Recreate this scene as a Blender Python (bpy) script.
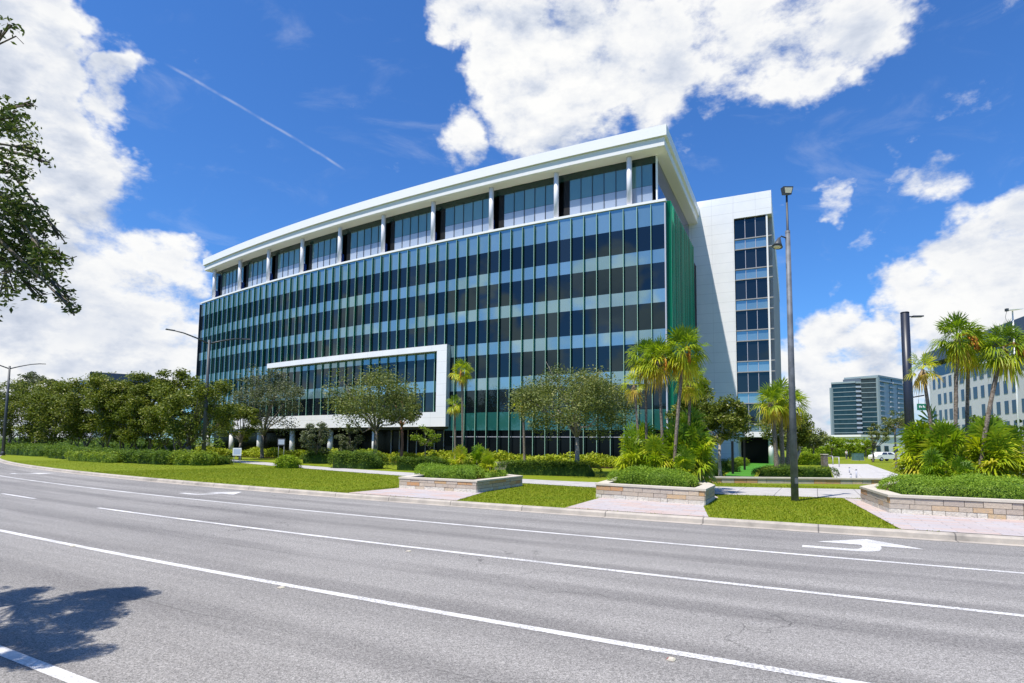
import bpy, bmesh, math, random
import numpy as np
from mathutils import Vector, Matrix
for o in list(bpy.data.objects): bpy.data.objects.remove(o, do_unlink=True)
SC = bpy.context.scene
COL = SC.collection
rad = math.radians
# ------------------------------------------------------------------ camera
FPX, PPX, PPY, CAMH = 587.668, 512.0, 399.2, 2.1
PITCH, ROLL = rad(4.5), rad(0.5853)
fw = np.array([0, math.cos(PITCH), math.sin(PITCH)])
up0 = np.array([0, -math.sin(PITCH), math.cos(PITCH)]); rt0 = np.array([1., 0, 0])
rt = rt0*math.cos(ROLL) + up0*math.sin(ROLL); up = up0*math.cos(ROLL) - rt0*math.sin(ROLL)
cam = bpy.data.objects.new('camera', bpy.data.cameras.new('camera')); COL.objects.link(cam)
M = Matrix(((rt[0], up[0], -fw[0], 0), (rt[1], up[1], -fw[1], 0), (rt[2], up[2], -fw[2], CAMH), (0, 0, 0, 1)))
cam.matrix_world = M
cam.data.sensor_fit = 'HORIZONTAL'; cam.data.sensor_width = 36
cam.data.lens = FPX/1024*36
cam.data.shift_y = (PPY-341.5)/1024
cam.data.clip_start = .1; cam.data.clip_end = 6000
SC.camera = cam
def ray(px, py): return fw + (px-PPX)/FPX*rt - (py-PPY)/FPX*up
def ground(px, py, z=.15):
    d = ray(px, py); k = (z-CAMH)/d[2]; return np.array([d[0]*k, d[1]*k])
def atY(px, py, Y):
    d = ray(px, py); k = Y/d[1]; return np.array([d[0]*k, Y, d[2]*k+CAMH])
# ------------------------------------------------------------------ light, sky
TOSUN = Vector((-.34, -.32, 1)).normalized()
SUN_E, SKY_S, EXPO = 4.8, .115, .45
sun = bpy.data.objects.new('sun', bpy.data.lights.new('sun', 'SUN')); COL.objects.link(sun)
sun.data.energy = SUN_E; sun.data.angle = rad(.53); sun.data.color = (1, .94, .85)
sun.rotation_euler = (-TOSUN).to_track_quat('-Z', 'Y').to_euler(); sun.location = (0, -20, 60)
W = bpy.data.worlds.new('World'); SC.world = W; W.use_nodes = True
SC.view_settings.view_transform = 'Standard'; SC.view_settings.look = 'None'
SC.view_settings.gamma = 1; SC.view_settings.exposure = EXPO; SC.view_settings.use_curve_mapping = False

class NT:
    def __init__(s, tree): s.t = tree; s.n = tree.nodes; s.l = tree.links; s.n.clear()
    def node(s, typ, **kw):
        nd = s.n.new(typ)
        for k, v in kw.items(): setattr(nd, k, v)
        return nd
    def put(s, sock, v):
        if v is None: return
        if isinstance(v, bpy.types.NodeSocket): s.l.new(v, sock)
        elif isinstance(v, (tuple, list)):
            sock.default_value = tuple(v)+(1,) if (sock.type == 'RGBA' and len(v) == 3) else tuple(v)
        else: sock.default_value = v
    def math(s, op, a, b=None, c=None, clamp=False):
        nd = s.node('ShaderNodeMath', operation=op, use_clamp=clamp)
        for i, v in enumerate((a, b, c)): s.put(nd.inputs[i], v)
        return nd.outputs[0]
    def vec(s, op, a, b=None, sc=None):
        nd = s.node('ShaderNodeVectorMath', operation=op)
        s.put(nd.inputs[0], a); s.put(nd.inputs[1], b)
        if sc is not None: s.put(nd.inputs['Scale'], sc)
        return nd.outputs['Value'] if op in ('DOT_PRODUCT', 'LENGTH') else nd.outputs[0]
    def noise(s, v, scale, detail=4, rough=.55, dist=0):
        nd = s.node('ShaderNodeTexNoise'); s.put(nd.inputs['Vector'], v)
        nd.inputs['Scale'].default_value = scale; nd.inputs['Detail'].default_value = detail
        nd.inputs['Roughness'].default_value = rough; nd.inputs['Distortion'].default_value = dist
        return nd.outputs[0]
    def remap(s, v, a, b, c=0., d=1., smooth=True):
        nd = s.node('ShaderNodeMapRange'); nd.interpolation_type = 'SMOOTHSTEP' if smooth else 'LINEAR'
        s.put(nd.inputs[0], v)
        for i, q in enumerate((a, b, c, d)): s.put(nd.inputs[i+1], q)
        return nd.outputs[0]
    def mix(s, f, a, b, mode='MIX'):
        nd = s.node('ShaderNodeMix', data_type='RGBA', blend_type=mode)
        s.put(nd.inputs[0], f); s.put(nd.inputs[6], a); s.put(nd.inputs[7], b)
        return nd.outputs[2]
    def ramp(s, f, stops):
        nd = s.node('ShaderNodeValToRGB'); s.put(nd.inputs[0], f); e = nd.color_ramp.elements
        while len(e) < len(stops): e.new(.5)
        for el, (p, c) in zip(e, stops): el.position = p; el.color = tuple(c)+(1,)
        return nd.outputs[0]

def build_sky():
    BC_ = np.array([math.cos(rad(66.0963)), math.sin(rad(66.0963))])*(318.41+57.36)
    t = NT(W.node_tree)
    sky = t.node('ShaderNodeTexSky', sky_type='NISHITA', sun_disc=False)
    sky.sun_elevation = math.asin(TOSUN.z); sky.sun_rotation = math.atan2(TOSUN.x, TOSUN.y)
    sky.altitude = 30; sky.air_density = 1.15; sky.dust_density = .35; sky.ozone_density = 2.6
    d = t.node('ShaderNodeTexCoord').outputs['Generated']
    d = t.vec('NORMALIZE', d)
    # cumulus groups: direction on the dome, angular radius (deg), strength
    groups = [(5,10,55,1),(15,75,60,1),(110,92,30,.75),(40,150,75,1),(110,180,42,.6),(40,235,90,1),(110,285,80,1),
      (50,345,110,1),(172,262,48,.9),(165,330,70,1),(205,300,30,.55),
      (452,15,34,.8),(512,42,55,1),(570,75,85,1),(575,108,38,.8),(650,50,75,1),(720,20,75,.95),(790,35,68,.9),(850,20,60,.85),
      (800,88,30,.6),(715,100,20,.55),(845,65,30,.6),(461,140,30,.5),(474,152,16,.45),
      (840,183,22,.5),(838,208,20,.55),(925,180,34,.62),(690,134,20,.5),(842,277,16,.5),(872,250,14,.4),
      (1012,232,60,1),(965,268,46,.95),(1000,295,65,1),(905,295,34,.85),(945,318,60,.9),(1015,350,70,.8),(835,335,38,.9),(880,352,40,.9),
      (825,375,45,.85),(880,395,60,.8),(800,405,50,.85),(940,395,60,.8),(790,350,36,.6),(860,430,70,.8),(760,420,50,.8)]
    wv = t.node('ShaderNodeTexNoise'); t.put(wv.inputs['Vector'], d); wv.inputs['Scale'].default_value = 7; wv.inputs['Detail'].default_value = 5; wv.inputs['Roughness'].default_value = .6
    dw = t.vec('NORMALIZE', t.vec('ADD', d, t.vec('SCALE', t.vec('SUBTRACT', wv.outputs['Color'], (.5, .5, .5)), sc=.17)))
    mask = None
    for (px, py, r, w) in groups:
        v = ray(px, py); v = v/np.linalg.norm(v)
        edge = np.array([px-512, py-341.5]); ang = math.atan(r/FPX)*(1/(1+(edge@edge)/FPX**2*.45))
        dt = t.vec('DOT_PRODUCT', dw, tuple(v))
        m = t.remap(dt, math.cos(ang*1.25), math.cos(ang*.25), 0., w)
        mask = m if mask is None else t.math('MAXIMUM', mask, m)
    for (px, py, r, w) in [(610,290,46,1),(655,330,30,.9),(560,300,34,.95),(505,322,30,.85),(470,300,26,.7),(540,370,46,.9),(640,385,40,.9),(480,385,34,.8),(590,255,16,.6),(420,330,30,.7),(350,350,40,.8),(300,390,40,.8),(400,290,18,.5)]:
        v = ray(px, py); v = v/np.linalg.norm(v); h = v[:2]/np.linalg.norm(v[:2])
        bb = h@BC_; cc_ = BC_@BC_-318.41**2; kk = bb-math.sqrt(bb*bb-cc_); nn_ = np.append((h*kk-BC_)/318.41, 0); v = v-2*(v@nn_)*nn_
        ang = math.atan(r/FPX)
        mask = t.math('MAXIMUM', mask, t.remap(t.vec('DOT_PRODUCT', dw, tuple(v)), math.cos(ang*1.25), math.cos(ang*.25), 0., w))
    # the rest of the dome, behind the photographer: broken cumulus
    sx = t.node('ShaderNodeSeparateXYZ'); t.put(sx.inputs[0], dw)
    back = t.math('MULTIPLY', t.remap(t.vec('DOT_PRODUCT', d, (-.5, -.86, 0.)), .1, .5), t.remap(sx.outputs[2], .10, .34, .30, .12))
    mask = t.math('MAXIMUM', mask, back)
    low = t.remap(t.node('ShaderNodeSeparateXYZ').outputs[2], 0, 1) if False else None
    q = t.vec('MULTIPLY', d, (1, 1, 1.7))
    n1 = t.noise(q, 5.2, 10, .62, .12)
    q2 = t.vec('ADD', q, tuple(Vector((TOSUN.x, TOSUN.y, TOSUN.z*1.7))*.055))
    n2 = t.noise(q2, 5.2, 6, .58, .12)
    fine = t.noise(q, 15, 8, .62, .1); fine2 = t.noise(t.vec('ADD', q, tuple(Vector((TOSUN.x, TOSUN.y, TOSUN.z*1.7))*.02)), 15, 5, .6, .1)
    val = t.math('ADD', t.math('MULTIPLY', n1, 1.45), t.math('MULTIPLY', mask, .60))
    val = t.math('ADD', val, t.math('MULTIPLY', t.math('SUBTRACT', fine, .5), .62))
    val = t.math('SUBTRACT', val, 1.0)
    alpha = t.remap(val, -.08, .24)
    light = t.math('ADD', t.math('MULTIPLY', t.math('SUBTRACT', n1, n2), 3.2), .74, clamp=True)
    light = t.math('ADD', light, t.math('MULTIPLY', t.math('SUBTRACT', fine, fine2), 1.3), clamp=True)
    deep = t.math('MULTIPLY', t.remap(val, .12, .50, 0., .62), t.remap(t.noise(q, 3.1, 5, .6), .38, .68))
    light = t.math('SUBTRACT', light, deep, clamp=True)
    cc = t.ramp(light, [(0, (.52, .59, .73)), (.4, (.74, .79, .89)), (.72, (.95, .965, .99)), (1, (1.05, 1.05, 1.04))])
    cloud = t.vec('SCALE', cc, sc=.85/SKY_S/ (2**EXPO)*1.12)
    # contrail: thin straight ice trail crossing the blue
    a = ray(168, 64); b = ray(345, 169); a /= np.linalg.norm(a); b /= np.linalg.norm(b)
    nn = np.cross(a, b); nn /= np.linalg.norm(nn); mid = (a+b); mid /= np.linalg.norm(mid)
    wob = t.math('MULTIPLY', t.math('SUBTRACT', t.noise(d, 9, 2), .5), .012)
    off = t.math('ABSOLUTE', t.math('ADD', t.vec('DOT_PRODUCT', d, tuple(nn)), wob))
    tr = t.math('MULTIPLY', t.remap(off, .0, .0030, 1., 0.), t.remap(t.vec('DOT_PRODUCT', d, tuple(mid)), math.cos(math.acos(min(1, a@mid))*1.05), math.cos(math.acos(min(1, a@mid))*.8), 0., .30))
    tr = t.math('MULTIPLY', tr, t.remap(t.noise(d, 40, 4), .3, .65, .25, 1.))
    alpha = t.math('MAXIMUM', alpha, tr)
    # thin cirrus veil
    veil = t.math('MULTIPLY', t.remap(t.noise(t.vec('MULTIPLY', d, (2.2, 6, 7)), 2.2, 7, .6, .8), .52, .8), .16)
    alpha = t.math('MAXIMUM', alpha, veil)
    skyc = t.mix(1., sky.outputs[0], (.335, .655, 1.09), 'MULTIPLY')
    col = t.mix(alpha, skyc, cloud)
    bg = t.node('ShaderNodeBackground'); t.put(bg.inputs[0], col); bg.inputs[1].default_value = SKY_S
    out = t.node('ShaderNodeOutputWorld'); t.l.new(bg.outputs[0], out.inputs[0])
build_sky()
W.cycles.sampling_method = 'MANUAL'; W.cycles.sample_map_resolution = 512
# ------------------------------------------------------------------ materials
MATS = {}
def pbr(name, base, rough=.6, spec=.5, metal=0, ior=1.5, coat=0, bump=None, build=None, trans=0):
    m = bpy.data.materials.new(name); m.use_nodes = True; t = NT(m.node_tree)
    b = t.node('ShaderNodeBsdfPrincipled'); o = t.node('ShaderNodeOutputMaterial')
    t.l.new(b.outputs[0], o.inputs[0])
    b.inputs['Roughness'].default_value = rough; b.inputs['Metallic'].default_value = metal
    b.inputs['IOR'].default_value = ior; b.inputs['Specular IOR Level'].default_value = spec
    b.inputs['Coat Weight'].default_value = coat; b.inputs['Transmission Weight'].default_value = trans
    if callable(base): base = base(t, b)
    t.put(b.inputs['Base Color'], base)
    if name in ('vision_glass', 'spandrel_glass', 'terrace_glass', 'teal_glass'): b.inputs['Specular Tint'].default_value = (.58, .88, .98, 1) if name == 'vision_glass' else (.82, .90, 1, 1)
    if bump:
        bp = t.node('ShaderNodeBump'); bp.inputs['Strength'].default_value = bump[1]; bp.inputs['Distance'].default_value = bump[2]
        t.put(bp.inputs['Height'], t.noise(t.node('ShaderNodeTexCoord').outputs['Object'], bump[0], 4)); t.l.new(bp.outputs[0], b.inputs['Normal'])
    MATS[name] = m; return m
def OC(t): return t.node('ShaderNodeTexCoord').outputs['Object']
def UVc(t): return t.node('ShaderNodeTexCoord').outputs['UV']
def ATT(t, n='tint'): return t.node('ShaderNodeAttribute', attribute_name=n).outputs['Fac']
def mottled(c1, c2, scale, lo=.35, hi=.65, detail=5):
    return lambda t, b: t.mix(t.remap(t.noise(OC(t), scale, detail), lo, hi), c1, c2)
def leafmat(name, stops, rough=.55, transl=.26, spec=.2):
    m = bpy.data.materials.new(name); m.use_nodes = True; t = NT(m.node_tree)
    b = t.node('ShaderNodeBsdfPrincipled'); o = t.node('ShaderNodeOutputMaterial')
    c = t.ramp(ATT(t), stops)
    t.put(b.inputs['Base Color'], c); b.inputs['Roughness'].default_value = rough; b.inputs['Specular IOR Level'].default_value = spec
    tr = t.node('ShaderNodeBsdfTranslucent'); t.put(tr.inputs[0], t.mix(1., c, (1.25, 1.3, .6), 'MULTIPLY'))
    ms = t.node('ShaderNodeMixShader'); ms.inputs[0].default_value = transl
    t.l.new(b.outputs[0], ms.inputs[1]); t.l.new(tr.outputs[0], ms.inputs[2]); t.l.new(ms.outputs[0], o.inputs[0])
    MATS[name] = m; return m

def _col(t, v, sc):
    nd = t.node('ShaderNodeTexNoise'); t.put(nd.inputs['Vector'], v); nd.inputs['Scale'].default_value = sc; nd.inputs['Detail'].default_value = 4; return nd.outputs['Color']
def asphalt(t, b):
    uv = UVc(t); oc = OC(t)
    big = t.noise(t.vec('MULTIPLY', uv, (.05, .9, 1)), 1.0, 4, .6)
    patch = t.noise(oc, .22, 6, .6)
    base = t.mix(t.remap(big, .35, .65), (.222, .212, .199), (.288, .275, .257))
    base = t.mix(t.math('MULTIPLY', t.remap(patch, .48, .7), .5), base, (.195, .185, .175))
    # wheel tracks polished darker by traffic, following the lanes
    v = t.node('ShaderNodeSeparateXYZ'); t.put(v.inputs[0], uv)
    w = t.math('SINE', t.math('MULTIPLY', t.math('ADD', v.outputs[1], .95), 2*math.pi/1.75))
    wob = t.noise(t.vec('MULTIPLY', uv, (.12, .6, 1)), 1.3, 4)
    w = t.math('MULTIPLY', t.remap(w, .0, 1.0), t.remap(wob, .30, .6))
    base = t.mix(t.math('MULTIPLY', w, .62), base, (.158, .150, .143))
    g1 = t.node('ShaderNodeTexVoronoi'); t.put(g1.inputs['Vector'], oc); g1.inputs['Scale'].default_value = 105
    sv = t.node('ShaderNodeSeparateColor'); t.put(sv.inputs[0], g1.outputs['Color'])
    sp = t.remap(sv.outputs[0], 0., 1., .50, 1.50, False)
    g2 = t.noise(oc, 24, 3, .7); sp = t.math('MULTIPLY', sp, t.remap(g2,   .3, .7, .82, 1.18))
    base = t.vec('SCALE', base, sc=sp)
    pits = t.remap(t.noise(oc, 13, 6, .8), .62, .70, 0., .75)
    base = t.mix(pits, base, (.035, .034, .035))
    cr = t.node('ShaderNodeTexVoronoi', feature='DISTANCE_TO_EDGE'); cr.inputs['Scale'].default_value = .33
    t.put(cr.inputs['Vector'], t.vec('ADD', oc, t.vec('SCALE', t.vec('SUBTRACT', _col(t, oc, 1.6), (.5, .5, .5)), sc=1.1)))
    crk = t.math('MULTIPLY', t.remap(cr.outputs['Distance'], .0, .006, .75, 0.), t.remap(t.noise(oc, .16, 3), .52, .60))
    base = t.mix(crk, base, (.03, .029, .028))
    for tt_, ww in ((4.72, .02), (8.05, .03), (11.4, .025)):
        sm = t.math('ABSOLUTE', t.math('SUBTRACT', v.outputs[1], t.math('ADD', t.math('MULTIPLY', t.math('SUBTRACT', t.noise(oc, .5, 4), .5), .22), tt_)))
        base = t.mix(t.math('MULTIPLY', t.remap(sm, .0, ww, .5, 0.), t.remap(t.noise(oc, .3, 3), .45, .6)), base, (.06, .057, .054))
    oil = t.remap(t.noise(t.vec('MULTIPLY', uv, (.5, 1.2, 1)), 1.9, 5, .6), .66, .78, 0., .45); base = t.mix(oil, base, (.07, .066, .062))
    bp = t.node('ShaderNodeBump'); bp.inputs['Strength'].default_value = .5; bp.inputs['Distance'].default_value = .006
    t.put(bp.inputs['Height'], t.math('ADD', sv.outputs[0], g2)); t.l.new(bp.outputs[0], b.inputs['Normal'])
    return base
pbr('asphalt', asphalt, .85, .3)
def paint(t, b):
    oc = OC(t); n = t.noise(oc, 30, 5, .7); w = t.math('MULTIPLY', t.remap(n, .43, .60, 0., .9), t.remap(t.noise(oc, .7, 4), .38, .62, .25, 1.))
    c = t.mix(t.remap(t.noise(oc, 1.3, 4), .35, .7), (.76, .75, .73), (.58, .57, .55))
    return t.mix(w, c, (.22, .215, .215))
pbr('road_paint', paint, .7, .3)
def concrete(c1, c2, dirt=.5, joint=None):
    def f(t, b):
        oc = OC(t); c = t.mix(t.remap(t.noise(oc, 1.7, 6, .65), .35, .68), c1, c2)
        c = t.mix(t.math('MULTIPLY', t.remap(t.noise(oc, .35, 5, .7), .5, .72), dirt), c, (.16, .145, .125))
        c = t.mix(t.remap(t.noise(oc, 45, 2), .3, .7, 0., .14), c, (.2, .18, .16))
        if joint:
            v = t.node('ShaderNodeSeparateXYZ'); t.put(v.inputs[0], UVc(t))
            for ax, per in joint:
                fr = t.math('FRACT', t.math('DIVIDE', v.outputs[ax], per))
                c = t.mix(t.math('MULTIPLY', t.math('LESS_THAN', fr, .035/per), .75), c, (.09, .085, .08))
        return c
    return f
pbr('kerb_concrete', concrete((.47, .42, .355), (.36, .325, .28), .75, [(0, 3.05)]), .85, .3)
pbr('walk_concrete', concrete((.47, .45, .43), (.39, .375, .36), .25, [(0, 1.8)]), .85, .3)
pbr('plaza_concrete', concrete((.52, .50, .49), (.45, .44, .43), .2, [(1, 3.2), (0, 5.)]), .8, .3)
pbr('driveway', concrete((.40, .38, .37), (.34, .33, .32), .25), .85, .3)
def pavers(t, b):
    br = t.node('ShaderNodeTexBrick'); t.put(br.inputs['Vector'], UVc(t))
    br.offset = .5; br.inputs['Scale'].default_value = 1; br.inputs['Brick Width'].default_value = .9; br.inputs['Row Height'].default_value = .30
    br.inputs['Mortar Size'].default_value = .012; br.inputs['Color1'].default_value = (.48, .35, .295, 1); br.inputs['Color2'].default_value = (.42, .40, .41, 1)
    br.inputs['Mortar'].default_value = (.26, .23, .21, 1); br.inputs['Bias'].default_value = .05
    c = t.mix(t.remap(t.noise(OC(t), .9, 5), .4, .65, 0., .4), br.outputs[0], (.48, .44, .42))
    c = t.mix(t.remap(t.noise(OC(t), 14, 4), .5, .75, 0., .4), c, (.3, .26, .24))
    return c
pbr('brick_pavers', pavers, .85, .3)
def lawn(c1, c2, c3):
    def f(t, b):
        oc = OC(t)
        c = t.mix(t.remap(t.noise(oc, .55, 6, .65), .34, .66), c1, c2)
        c = t.mix(t.remap(t.noise(oc, 7, 5, .7), .5, .75, 0., .7), c, c3)
        c = t.mix(t.remap(t.noise(oc, 40, 3, .7), .35, .6, .45, 0.), c, (.03, .055, .008))
        return c
    return f
pbr('lawn', lawn((.160, .222, .006), (.215, .250, .009), (.28, .275, .04)), .9, .15, bump=(30, .6, .04))
pbr('turf', lawn((.055, .22, .02), (.07, .26, .025), (.08, .25, .03)), .9, .15)
pbr('far_ground', mottled((.08, .12, .025), (.15, .16, .05), .05), .95, .1)
pbr('mulch', mottled((.055, .034, .022), (.12, .075, .048), 8), .95, .1)
pbr('white_panel', concrete((.80, .80, .79), (.77, .77, .765), .03), .45, .4)
pbr('white_paint', (.80, .80, .79), .4, .4)
pbr('soffit', (.80, .785, .76), .6, .3)
pbr('pale_metal', (.46, .46, .53), .45, .5, .0)
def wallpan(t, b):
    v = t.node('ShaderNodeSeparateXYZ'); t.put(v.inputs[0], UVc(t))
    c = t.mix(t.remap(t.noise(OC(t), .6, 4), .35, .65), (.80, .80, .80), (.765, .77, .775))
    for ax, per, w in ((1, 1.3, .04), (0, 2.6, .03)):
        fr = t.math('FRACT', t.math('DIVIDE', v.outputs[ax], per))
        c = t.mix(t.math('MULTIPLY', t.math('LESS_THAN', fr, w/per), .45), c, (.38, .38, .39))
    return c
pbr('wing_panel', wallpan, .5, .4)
def glass_tint(c1, c2):
    return lambda t, b: t.mix(ATT(t), c1, c2)
pbr('vision_glass', glass_tint((.003, .005, .008), (.014, .020, .028)), .025, .5, 0, 1.62)
pbr('spandrel_glass', glass_tint((.20, .335, .385), (.275, .415, .46)), .035, .5, .55, 1.8)
pbr('teal_glass', glass_tint((.012, .085, .078), (.022, .12, .105)), .05, .5, 0, 1.9)
pbr('lobby_glass', glass_tint((.003, .005, .007), (.007, .009, .012)), .12, .18, 0, 1.45)
pbr('terrace_glass', glass_tint((.065, .155, .14), (.13, .24, .21)), .04, .5, 0, 2.1)
pbr('terrace_lower_pane', glass_tint((.30, .36, .45), (.38, .43, .52)), .08, .5, 0, 1.9)
pbr('column_paint', (.72, .72, .78), .5, .4)
pbr('header_glass', (.008, .032, .032), .06, .5, 0, 1.6)
pbr('blue_glass', (.02, .05, .20), .05, .5, 0, 1.8)
pbr('dark_metal', (.022, .026, .030), .45, .5)
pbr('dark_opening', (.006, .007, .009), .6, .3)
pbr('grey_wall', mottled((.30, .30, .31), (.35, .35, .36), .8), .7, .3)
def fin_mat():
    m = bpy.data.materials.new('fin_glass'); m.use_nodes = True; t = NT(m.node_tree)
    b = t.node('ShaderNodeBsdfPrincipled'); b.inputs['Base Color'].default_value = (.008, .17, .085, 1)
    b.inputs['Roughness'].default_value = .12; b.inputs['IOR'].default_value = 1.6
    tr = t.node('ShaderNodeBsdfTransparent'); tr.inputs[0].default_value = (.10, .55, .35, 1)
    ms = t.node('ShaderNodeMixShader'); ms.inputs[0].default_value = .45
    o = t.node('ShaderNodeOutputMaterial'); t.l.new(b.outputs[0], ms.inputs[1]); t.l.new(tr.outputs[0], ms.inputs[2]); t.l.new(ms.outputs[0], o.inputs[0])
    MATS['fin_glass'] = m
fin_mat()
pbr('green_fin_edge', (.012, .30, .16), .2, .5)
pbr('fin_edge', (.38, .58, .45), .3, .5)
def green_screen(t, b): return t.mix(t.remap(t.noise(OC(t), .4, 3), .35, .65), (.01, .24, .12), (.016, .31, .16))
def fin_green():
    m = bpy.data.materials.new('green_fin_glass'); m.use_nodes = True; t = NT(m.node_tree)
    b = t.node('ShaderNodeBsdfPrincipled'); t.put(b.inputs['Base Color'], t.mix(ATT(t), (.003, .15, .075), (.04, .88, .50)))
    b.inputs['Roughness'].default_value = .15
    tl = t.node('ShaderNodeBsdfTranslucent'); tl.inputs[0].default_value = (.008, .62, .29, 1)
    ms = t.node('ShaderNodeMixShader'); ms.inputs[0].default_value = .5
    o = t.node('ShaderNodeOutputMaterial'); t.l.new(b.outputs[0], ms.inputs[1]); t.l.new(tl.outputs[0], ms.inputs[2]); t.l.new(ms.outputs[0], o.inputs[0])
    MATS['green_fin_glass'] = m
fin_green()
pbr('galvanised', mottled((.10, .11, .125), (.17, .18, .20), 2.5), .6, .4, .15)
pbr('dark_pole', (.055, .062, .070), .5, .5, .1)
pbr('navy_pole', (.016, .021, .036), .4, .5)
pbr('lens', (.62, .58, .42), .3, .5)
pbr('bark', mottled((.20, .175, .15), (.11, .095, .08), 7), .9, .2, bump=(18, .8, .03))
pbr('pale_bark', mottled((.36, .33, .30), (.20, .18, .16), 9), .9, .2, bump=(18, .8, .02))
pbr('palm_bark', mottled((.24, .20, .165), (.12, .095, .075), 14), .9, .2, bump=(20, .9, .03))
pbr('red_bark', mottled((.33, .16, .11), (.22, .11, .08), 9), .9, .2)
pbr('stone', None or (lambda t, b: t.mix(t.remap(t.noise(OC(t), 9, 5, .65), .4, .7, 0., .55), t.ramp(ATT(t), [(0, (.40, .34, .28)), (.25, (.46, .40, .33)), (.5, (.44, .37, .29)), (.72, (.52, .44, .34)), (.86, (.50, .31, .13)), (1, (.47, .25, .11))]), (.33, .28, .235))), .85, .3, bump=(22, .6, .02))
pbr('rubble', lambda t, b: t.mix(t.remap(t.noise(OC(t), 11, 5), .4, .7, 0., .5), t.ramp(ATT(t), [(0, (.62, .58, .50)), (.8, (.54, .49, .42)), (.9, (.50, .36, .20)), (1, (.56, .53, .47))]), (.40, .36, .30)), .9, .3, bump=(16, .8, .03))
pbr('cap_stone', concrete((.58, .53, .44), (.50, .45, .37), .2), .85, .3)
pbr('mortar', (.22, .195, .165), .95, .2)
pbr('orange_fruit', mottled((.50, .20, .02), (.34, .13, .02), 14), .7, .3)
pbr('straw', mottled((.30, .22, .13), (.20, .14, .09), 8), .9, .2)
leafmat('oak_leaf', [(0, (0.080, 0.110, 0.036)), (.45, (0.144, 0.179, 0.051)), (.8, (0.219, 0.241, 0.072)), (1, (0.334, 0.313, 0.122))])
leafmat('near_oak_leaf', [(0, (0.047, 0.073, 0.023)), (.5, (0.078, 0.122, 0.031)), (.85, (0.133, 0.179, 0.043)), (1, (0.203, 0.227, 0.072))], transl=.22)
leafmat('grey_leaf', [(0, (0.072, 0.090, 0.053)), (.5, (0.123, 0.147, 0.081)), (1, (0.225, 0.240, 0.147))])
leafmat('myrtle_leaf', [(0, (0.058, 0.092, 0.013)), (.45, (0.124, 0.160, 0.020)), (.8, (0.197, 0.218, 0.031)), (.93, (0.278, 0.273, 0.047)), (1, (0.533, 0.518, 0.252))])
leafmat('bright_leaf', [(0, (0.099, 0.173, 0.014)), (.5, (0.185, 0.259, 0.020)), (1, (0.290, 0.333, 0.040))])
leafmat('hedge_leaf', [(0, (0.042, 0.085, 0.009)), (.5, (0.085, 0.149, 0.015)), (1, (0.173, 0.238, 0.024))])
leafmat('clipped_leaf', [(0, (.05, .10, .012)), (.5, (.10, .17, .018)), (1, (.19, .25, .03))])
leafmat('lime_leaf', [(0, (0.122, 0.206, 0.011)), (.5, (0.210, 0.310, 0.014)), (1, (0.344, 0.399, 0.024))])
leafmat('yellow_leaf', [(0, (0.177, 0.239, 0.012)), (.5, (0.276, 0.329, 0.016)), (1, (0.398, 0.407, 0.030))])
leafmat('juniper_leaf', [(0, (0.109, 0.199, 0.019)), (.5, (0.211, 0.334, 0.030)), (1, (0.354, 0.478, 0.056))])
leafmat('palm_leaf', [(0, (0.070, 0.136, 0.010)), (.35, (0.151, 0.246, 0.014)), (.6, (0.284, 0.363, 0.020)), (.8, (0.558, 0.545, 0.025)), (.93, (0.558, 0.526, 0.033)), (1, (0.497, 0.346, 0.059))], .45, .38, .3)
leafmat('palmetto_leaf', [(0, (0.073, 0.160, 0.009)), (.4, (0.162, 0.276, 0.013)), (.68, (0.325, 0.392, 0.017)), (.86, (0.496, 0.539, 0.021)), (1, (0.496, 0.434, 0.057))], .45, .38, .3)
leafmat('grass_blade', [(0, (.105, .165, .004)), (.5, (.185, .240, .007)), (.85, (.28, .28, .015)), (1, (.38, .34, .09))], .6, .3)
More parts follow.
